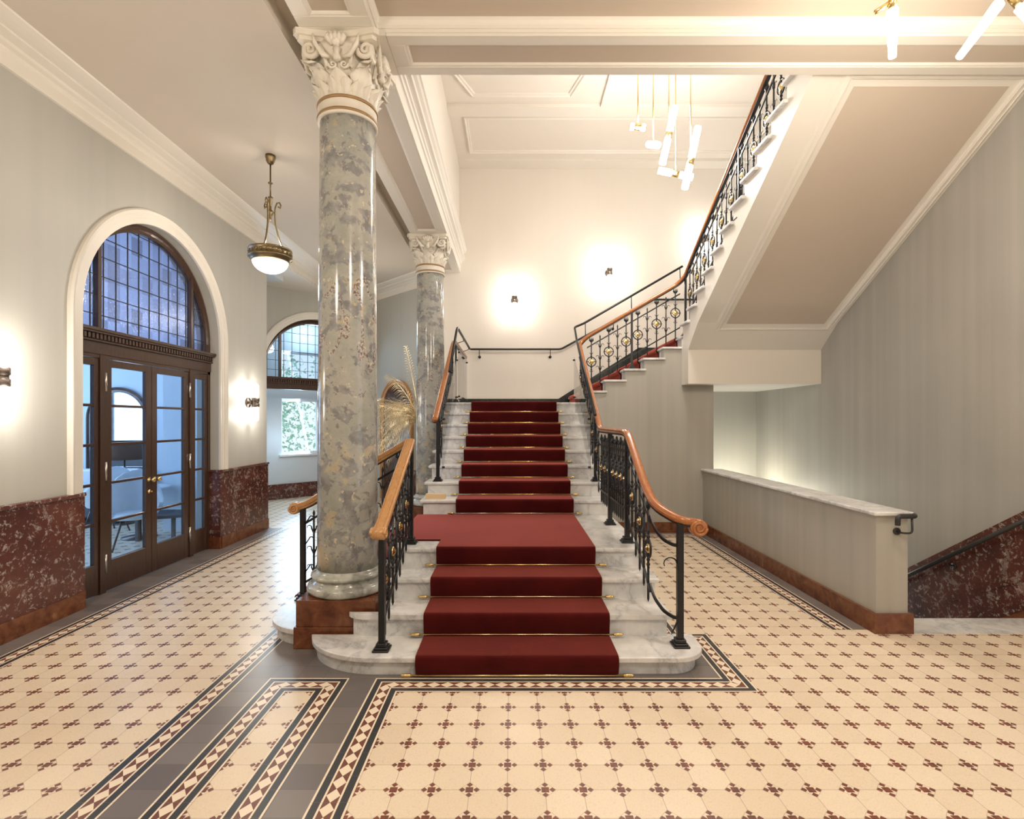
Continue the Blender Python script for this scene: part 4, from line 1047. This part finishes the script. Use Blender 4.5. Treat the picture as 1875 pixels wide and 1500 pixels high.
b = MB(); b.lathe([(.30, 1.05), (.30, 1.35), (.29, 1.35), (.29, 1.06)], (0, 0, 0), 36); b.build('lamp_shade', 'shade', t); t.location = (-6.3, 8.55, 0)
t = thing('sofa', 'grey sofa with dark cushion at the back of the lounge', 'sofa')
b = MB(); b.box(-.9, .9, -.35, .35, .12, .45); b.build('seat', 'greyfabric', t, .04, 3)
b = MB(); b.box(-.9, .9, .25, .42, .40, .85); b.build('backrest', 'whiteshell', t, .04, 3)
for x in (-.8, .8):
    for y in (-.28, .3): b = MB(); b.box(x - .025, x + .025, y - .025, y + .025, 0, .14); b.build('leg', 'black', t)
t.location = (-7.3, 8.75, 0)

# ------------------------------------------------------------------ window bay behind arch 2
D = 1.0
def b2(u, w, z): return W2o + W2d * u + W2n * w + Vector((0, 0, z))
def bx2(mb, u0, u1, w0, w1, z0, z1): mb.prism([b2(u0, w0, z0), b2(u1, w0, z0), b2(u1, w0, z1), b2(u0, w0, z1)], W2n * (w1 - w0)); return mb
wu0, wu1, wz0, wz1 = .75, 1.62, .95, 2.16
b = MB(); pts = [(-.5, 0), (-.5, 4.4), (3.4, 4.4), (3.4, 0)]
for (u0, u1, z0, z1) in ((-.5, wu0, 0, 4.4), (wu1, 3.4, 0, 4.4), (wu0, wu1, 0, wz0), (wu0, wu1, wz1, 2.45), (wu0, wu1, 3.2, 4.4)): bx2(b, u0, u1, -D - .25, -D, z0, z1)
struct(b.build('wall_bay', 'roomwall'))
b = MB(); bx2(b, -.5, -.4, -D, -.3, 0, 4.4); bx2(b, 2.75, 2.85, -D, -.3, 0, 4.4); struct(b.build('wall_bay_side', 'roomwall'))
b = MB(); bx2(b, -.5, 2.85, -D - .2, -.3, 4.3, 4.4); struct(b.build('ceiling_bay', 'roomwall'))
b = MB(); bx2(b, -.5, 2.85, -D, -D + .03, 0, .32); struct(b.build('baseboard_bay', 'red_marble'))
b = MB(); b.add([(-5.28, 9.0, -.001), (-5.28, 12.5, -.001), (-6.5, 12.5, -.001), (-6.5, 9.45, -.001)], [(0, 1, 2, 3)]); struct(b.build('floor_bay', 'floor'))
w = bpy.data.objects.new('window_1', None); C.objects.link(w); struct(w)
b = MB()
for (u0, u1, z0, z1) in ((wu0, wu0 + .05, wz0, wz1), (wu1 - .05, wu1, wz0, wz1), (wu0, wu1, wz0, wz0 + .05), (wu0, wu1, wz1 - .05, wz1), (wu0, wu0 + .05, 2.45, 3.2), (wu1 - .05, wu1, 2.45, 3.2), (wu0, wu1, 2.45, 2.5), (wu0, wu1, 3.15, 3.2)): bx2(b, u0, u1, -D - .16, -D - .10, z0, z1)
b.build('window_frame', 'whiteshell', w)
b = MB(); bx2(b, wu0 - .06, wu1 + .06, -D - .05, -D + .06, wz0 - .04, wz0); b.build('window_sill', 'whiteshell', w)
b = MB(); bx2(b, wu0 + .04, wu1 - .04, -D - .135, -D - .13, wz0 + .04, wz1 - .04); bx2(b, wu0 + .04, wu1 - .04, -D - .135, -D - .13, 2.49, 3.16); b.build('pane', 'clear_lead_glass', w)
# tree outside
t = thing('tree', 'leafy green tree outside the far window', 'tree')
tc = b2(1.0, -6.0, 0)
b = MB(); b.tube([tc, tc + Vector((.1, 0, 1.5)), tc + Vector((0, .1, 3))], [.13, .10, .05], 10); b.build('trunk', 'bark', t)
b = MB()
for k in range(5200):
    p = tc + Vector((random.gauss(0, 1.2), random.gauss(0, .8), 1.9 + random.gauss(0, 1.0)))
    a = Vector((random.uniform(-1, 1), random.uniform(-1, 1), random.uniform(-1, 1))).normalized(); c_ = a.cross(Vector((random.uniform(-1, 1), .3, random.uniform(-1, 1)))).normalized()
    s = random.uniform(.05, .10); b.add([p - a * s, p + c_ * s * .5, p + a * s, p - c_ * s * .5], [(0, 1, 2, 3)])
b.build('foliage', 'leaf', t)

# arched niche + gold palm by the far right wall
pm = W2o + W3d * .98
arched_frame('arched_niche', 'brown wooden arched frame on the far wall behind the gold palm', 'arch frame', pm, W3d, W3n, .60, 0, 1.95, .09, 'oak', 'niche', .06)
palm = thing('gold_palm', 'tall golden palm leaf arrangement between the two columns', 'plant')
pc = Vector((-1.66, 9.55, 0)); crown_z = 1.62
b = MB(); b.lathe([(.12, 0), (.16, .05), (.20, .35), (.17, .6), (.11, .72), (.13, .78), (.11, .78)], pc, 28); b.build('vase', 'niche', palm)
b = MB(); b.tube([pc + Vector((0, 0, .7)), pc + Vector((-.02, 0, 1.2)), pc + Vector((0, 0, crown_z))], [.03, .024, .03], 10); b.build('stem', 'gold', palm)
def frond(dx, dy, dz, arch, seed, hang=.5, ll0=.19):
    random.seed(seed); b = MB(); P = []; n = 26
    for k in range(n + 1):
        t = k / n; P.append(pc + Vector((dx * t, dy * t, crown_z + dz * t + arch * 4 * t * (1 - t) * (1 - .35 * t))))
    b.tube(P, [.010 * (1 - .8 * k / n) + .002 for k in range(n + 1)], 6)
    up = Vector((0, 0, 1))
    for k in range(4, n):
        for h_ in (0,):
            t = (k + h_) / n; p = P[k].lerp(P[k + 1], h_); tg = (P[k + 1] - P[k]).normalized(); sd = tg.cross(up)
            sd = sd.normalized() if sd.length > .15 else Vector((0, 1, 0))
            ll = ll0 * math.sin(PI * (.15 + .78 * t)) + .03
            for s in (-1, 1):
                vs = sd.cross(tg).normalized(); dr = (sd * s * .45 + vs * s * .62 + tg * .75 - up * hang * random.uniform(.3, 1.)).normalized(); wv = tg * .0048
                q1_ = p + dr * ll * .55 + up * .01; q2_ = p + dr * ll - up * ll * .30
                b.add([p - wv * .5, p + wv * .5, q1_ + wv, q1_ - wv, q2_], [(0, 1, 2, 3), (3, 2, 4)])
    return b.build('frond', 'gold', palm)
for i, a_ in enumerate([(-.80, -.2, .40, .22), (-.85, -.35, .18, .30), (-.78, .05, -.05, .32), (-.86, -.2, -.28, .34), (-.70, -.4, -.50, .34), (-.60, -.1, -.72, .30), (-.45, -.5, .10, .32), (-.40, -.45, -.35, .34),
        (-.75, -.5, .0, .40), (-.62, .1, .28, .28), (-.70, -.7, .30, .20), (-.66, -.8, .05, .25), (-.62, -.75, -.22, .28), (-.52, -.8, -.45, .3), (-.78, .25, .12, .34), (-.82, .1, -.4, .3), (-.74, -.05, -.6, .35), (.30, -.35, -.2, .30), (.35, -.2, .2, .3), (-.55, -.55, -.2, .36)]): frond(*a_, 40 + i)
frond(-.26, -.05, 1.42, .10, 60, .1, .13); frond(-.60, -.1, .88, .20, 61, .4, .16)

# ------------------------------------------------------------------ lamps
def point(name, loc, power, col=(1, .9, .78), r=.06):
    l = bpy.data.lights.new(name, 'POINT'); l.energy = power; l.color = col; l.shadow_soft_size = r
    o = bpy.data.objects.new(name, l); C.objects.link(o); o.location = loc; return o
def sconce(loc, nrm, label, power=9):
    """loc on the wall"""
    o = thing('wall_sconce', label, 'wall lamp', 'bronze up-and-down wall sconces'); n = Vector(nrm).normalized(); c = Vector(loc)
    b = MB(); b.lathe([(.070, 0), (.070, .022), (.034, .027), (.026, .05), (.034, .07)], c, 24, n); b.build('backplate', 'bronze', o)
    b = MB(); b.lathe([(.048, -.07), (.054, -.065), (.054, -.018), (.046, -.012), (.046, .012), (.054, .018), (.054, .065), (.048, .07)], c + n * .115, 24); b.build('collar', 'bronze', o)
    for s in (-1, 1):
        b = MB(); b.lathe([(.040, .065), (.040, .25), (.034, .26)] if s > 0 else [(.034, -.26), (.040, -.25), (.040, -.065)], c + n * .115, 20); b.build('glass_tube', 'sconce_tube', o)
        p = point('sconce_glow', c + n * .20 + Vector((0, 0, s * .18)), power * 1.1, (1, .93, .83), .04)
    return o
sconce((XL, 7.62, 1.94), (1, 0, 0), 'bronze wall sconce glowing between the arched door and the wall corner')
sconce((XL, 3.82, 1.99), (1, 0, 0), 'glowing wall sconce cut by the left picture edge')
sconce((-3.98, 8.215, 1.95), (0, 1, 0), 'wall sconce just around the wall corner before the far arch', 5)
sconce((.055, YBK, 4.0), (0, -1, 0), 'wall sconce above the landing handrail, left one on the stair back wall', 9)
sconce((1.87, YBK, 4.53), (0, -1, 0), 'wall sconce higher on the stair back wall, right of the landing', 9)
sconce((3.72, YBK, 5.15), (0, -1, 0), 'wall sconce glowing behind the balusters of the topmost flight', 9)
# brass bowl pendant
pl_ = thing('pendant_lamp', 'aged brass pendant lamp with white glass dome hanging in the left aisle', 'lamp')
c = Vector((-2.60, 5.66, 0))
b = MB(); b.lathe([(.052, 4.53), (.052, 4.50), (.045, 4.49), (.045, 4.47), (.028, 4.44), (.010, 4.43)], c, 24); b.build('canopy', 'oldbrass', pl_)
b = MB(); b.lathe([(.008, 4.44), (.008, 4.245), (.024, 4.238), (.024, 4.228), (.008, 4.22), (.008, 4.09), (.026, 4.08), (.016, 4.06), (.022, 4.03), (.012, 4.0), (.012, 3.95), (.03, 3.93), (.03, 3.91), (.016, 3.88), (.012, 3.85), (.003, 3.83)], c, 16); b.build('stem', 'oldbrass', pl_)
for k in range(3):
    a = 2 * PI * k / 3 + .5; U = Vector((math.cos(a), math.sin(a), 0)); b = MB()
    pts = [(.075, 3.995), (.095, 3.98), (.105, 4.01), (.09, 4.04), (.065, 4.03), (.05, 3.98), (.045, 3.91), (.05, 3.80), (.075, 3.68), (.11, 3.58), (.15, 3.51)]
    b.tube([c + U * r + Vector((0, 0, z)) for r, z in pts], .0085, 8); b.tube([c + Vector((0, 0, 3.92)), c + U * .047 + Vector((0, 0, 3.92))], .007, 8); b.build('arm', 'oldbrass', pl_)
b = MB(); b.lathe([(.19, 3.515), (.218, 3.515), (.222, 3.50), (.214, 3.495), (.214, 3.44), (.224, 3.435), (.222, 3.42), (.20, 3.415), (.195, 3.39), (.18, 3.38), (.175, 3.40)], c, 48)
for k in range(24):
    a = 2 * PI * k / 24; b.lathe([(.013, 0), (.012, .006), (.004, .009)], c + Vector((math.cos(a) * .213, math.sin(a) * .213, 3.468)), 10, (math.cos(a), math.sin(a), 0))
b.build('ring', 'oldbrass', pl_)
b = MB(); b.lathe([(.182, 3.395)] + [(.182 * math.cos(PI / 2 * k / 10), 3.395 - .135 * math.sin(PI / 2 * k / 10)) for k in range(1, 11)], c, 40); b.build('glass_dome', 'dome', pl_)
point('pendant_glow', c + Vector((0, 0, 3.15)), 30, (1, .92, .82), .12)
point('pendant_up_glow', c + Vector((0, 0, 3.56)), 22, (1, .86, .70), .05)

# stairwell pendants
def at(px, py, Y): return Vector(((px - 937) * Y / F, Y, H - (py - 772) * Y / F))
def hang(a, b_, label, cap=True, rodx=None, mid=None, Yt=6.6):
    o = thing('tube_pendant', label, 'lamp', 'glowing tube pendants in the stairwell')
    a = Vector(a); b_ = Vector(b_); m = (a + b_) / 2 if mid is None else a.lerp(b_, mid); d = (b_ - a).normalized()
    r = MB(); r.tube([m, (m.x, m.y, 6.6)], .0075, 8); r.lathe([(.04, 6.6), (.04, 6.58), (.012, 6.57)], (m.x, m.y, 0), 16); r.build('rod', 'brass', o)
    k = MB(); k.tube([m - d * .055, m + d * .055], .042, 16); k.build('collar', 'brass', o)
    L1 = (m - a).length; L2 = (b_ - m).length
    for e, s, L in ((a, -1, L1), (b_, 1, L2)):
        g = MB(); g.tube([m + d * s * .055, e], .044, 16); g.build('glass_tube', 'tube', o)
    return o
SY = 6.9
hang(at(1155, 232, SY), at(1181, 234, SY), 'short glowing tube pendant, leftmost in the stairwell')
hang(at(1196, 262, SY) + Vector((0, .22, .10)), at(1196, 268, SY) + Vector((0, -.22, -.10)), 'small glowing pendant seen end-on, second from the left')
hang(at(1236, 196, SY), at(1213, 300, SY), 'long tilted glowing tube pendant in the middle of the stairwell group')
hang(at(1206, 312, SY + .2), at(1268, 325, SY + .2), 'nearly horizontal glowing tube pendant, lowest in the group')
hang(at(1278, 233, SY - .2), at(1254, 345, SY - .2), 'long tilted glowing tube pendant, rightmost in the stairwell', mid=.56)
# chandelier above the hall, just entering at the top right
ch = thing('chandelier', 'branching brass chandelier with glowing tubes cut by the top edge at right', 'lamp')
hub = Vector((2.55, 3.0, 4.16))
b = MB(); b.tube([hub, (hub.x, hub.y, 4.66)], .016, 12); b.lathe([(.07, 4.66), (.07, 4.64), (.02, 4.62)], (hub.x, hub.y, 0), 20); b.build('stem', 'brass', ch)
tips = [(at(1634, 20, 3.0), at(1634, 105, 3.0)), (at(1828, 8, 3.0), at(1757, 104, 3.0)), (hub + Vector((.45, .1, -.05)), hub + Vector((.75, .2, -.2))), (hub + Vector((-.1, -.5, -.1)), hub + Vector((-.2, -.8, -.25))), (hub + Vector((.3, -.5, .1)), hub + Vector((.5, -.85, .12)))]
for a, e in tips:
    d = (e - a).normalized(); s0 = a - d * .14
    b = MB(); b.tube([hub, s0], .011, 10); b.tube([s0, a], .022, 14); b.build('arm', 'brass', ch)
    b = MB(); b.tube([a, e], [.030, .019], 16); b.build('glass_tube', 'tube', ch)
b = MB(); b.tube([at(1603, 22, 3.0), at(1634, 2, 3.0)], .013, 8); b.build('arm', 'brass', ch)

# light of those fixtures, plus points that have no fixture
for x, y, z, p in ((2.45, 2.9, 3.75, 145), (.6, 0.4, 3.9, 150), (-2.6, 1.4, 3.3, 85)): point('hall_lamp_and_fill', (x, y, z), p, (1, .87, .72), .25)  # chandelier first; the other two are added for assumed unseen lamps
for x, y, z, p in ((2.05, 6.85, 4.95, 90), (1.62, 6.8, 5.4, 60), (2.2, 6.6, 5.3, 50)): point('stairwell_glow', (x, y, z), p, (1, .94, .87), .2)
point('rear_aisle_glow', (-2.6, 9.3, 3.4), 18, (1, .92, .82), .12)  # point light at the aisle's far end, no fixture modelled
point('basement_glow', (3.9, 8.9, .4), 48, (1, .94, .74), .1)
def area(name, loc, rot, sx, sy, p, col):
    l = bpy.data.lights.new(name, 'AREA'); l.shape = 'RECTANGLE'; l.size = sx; l.size_y = sy; l.energy = p; l.color = col
    o = bpy.data.objects.new(name, l); C.objects.link(o); o.location = loc; o.rotation_euler = rot; return o
BL = (.50, .72, 1.0)
point('bay_fill', b2(1.1, -.55, 3.6), 26, (.66, .86, 1.0), .2); point('bay_fill', b2(1.7, -.6, 1.3), 7, (.66, .86, 1.0), .3)  # blue points added to brighten the bay; no lamp hangs there
area('lounge_window_daylight', (-9.6, 5.9, 2.2), (0, math.radians(-90), 0), 2.4, 6, 560, BL)
bl = b2(1.2, -D - .5, 2.2); area('bay_window_daylight', bl, (math.radians(78), 0, math.radians(-45) + PI), 1.0, 2.4, 220, (.62, .84, 1.0))

# world
w = bpy.data.worlds.new('world'); bpy.context.scene.world = w; w.use_nodes = True
bg = w.node_tree.nodes['Background']; bg.inputs[0].default_value = (.93, .96, 1.0, 1); bg.inputs[1].default_value = 1.3

# camera
cam = bpy.data.cameras.new('camera'); co = bpy.data.objects.new('camera', cam); C.objects.link(co)
co.location = (0, 0, H); co.rotation_euler = (PI / 2, 0, 0)
cam.sensor_fit = 'HORIZONTAL'; cam.sensor_width = 36; cam.lens = 36 * F / 1875
cam.shift_x = (937.5 - 937) / 1875; cam.shift_y = 22 / 1875; cam.clip_start = .05
sc = bpy.context.scene; sc.camera = co
sc.view_settings.view_transform = 'Standard'; sc.view_settings.look = 'None'; sc.view_settings.gamma = 1; sc.view_settings.exposure = 0
sc.view_settings.use_curve_mapping = False
sc.cycles.use_denoising = True; sc.cycles.max_bounces = 10; sc.cycles.diffuse_bounces = 5; sc.cycles.transparent_max_bounces = 12
sc.cycles.sample_clamp_indirect = 6; sc.cycles.caustics_reflective = False; sc.cycles.caustics_refractive = False
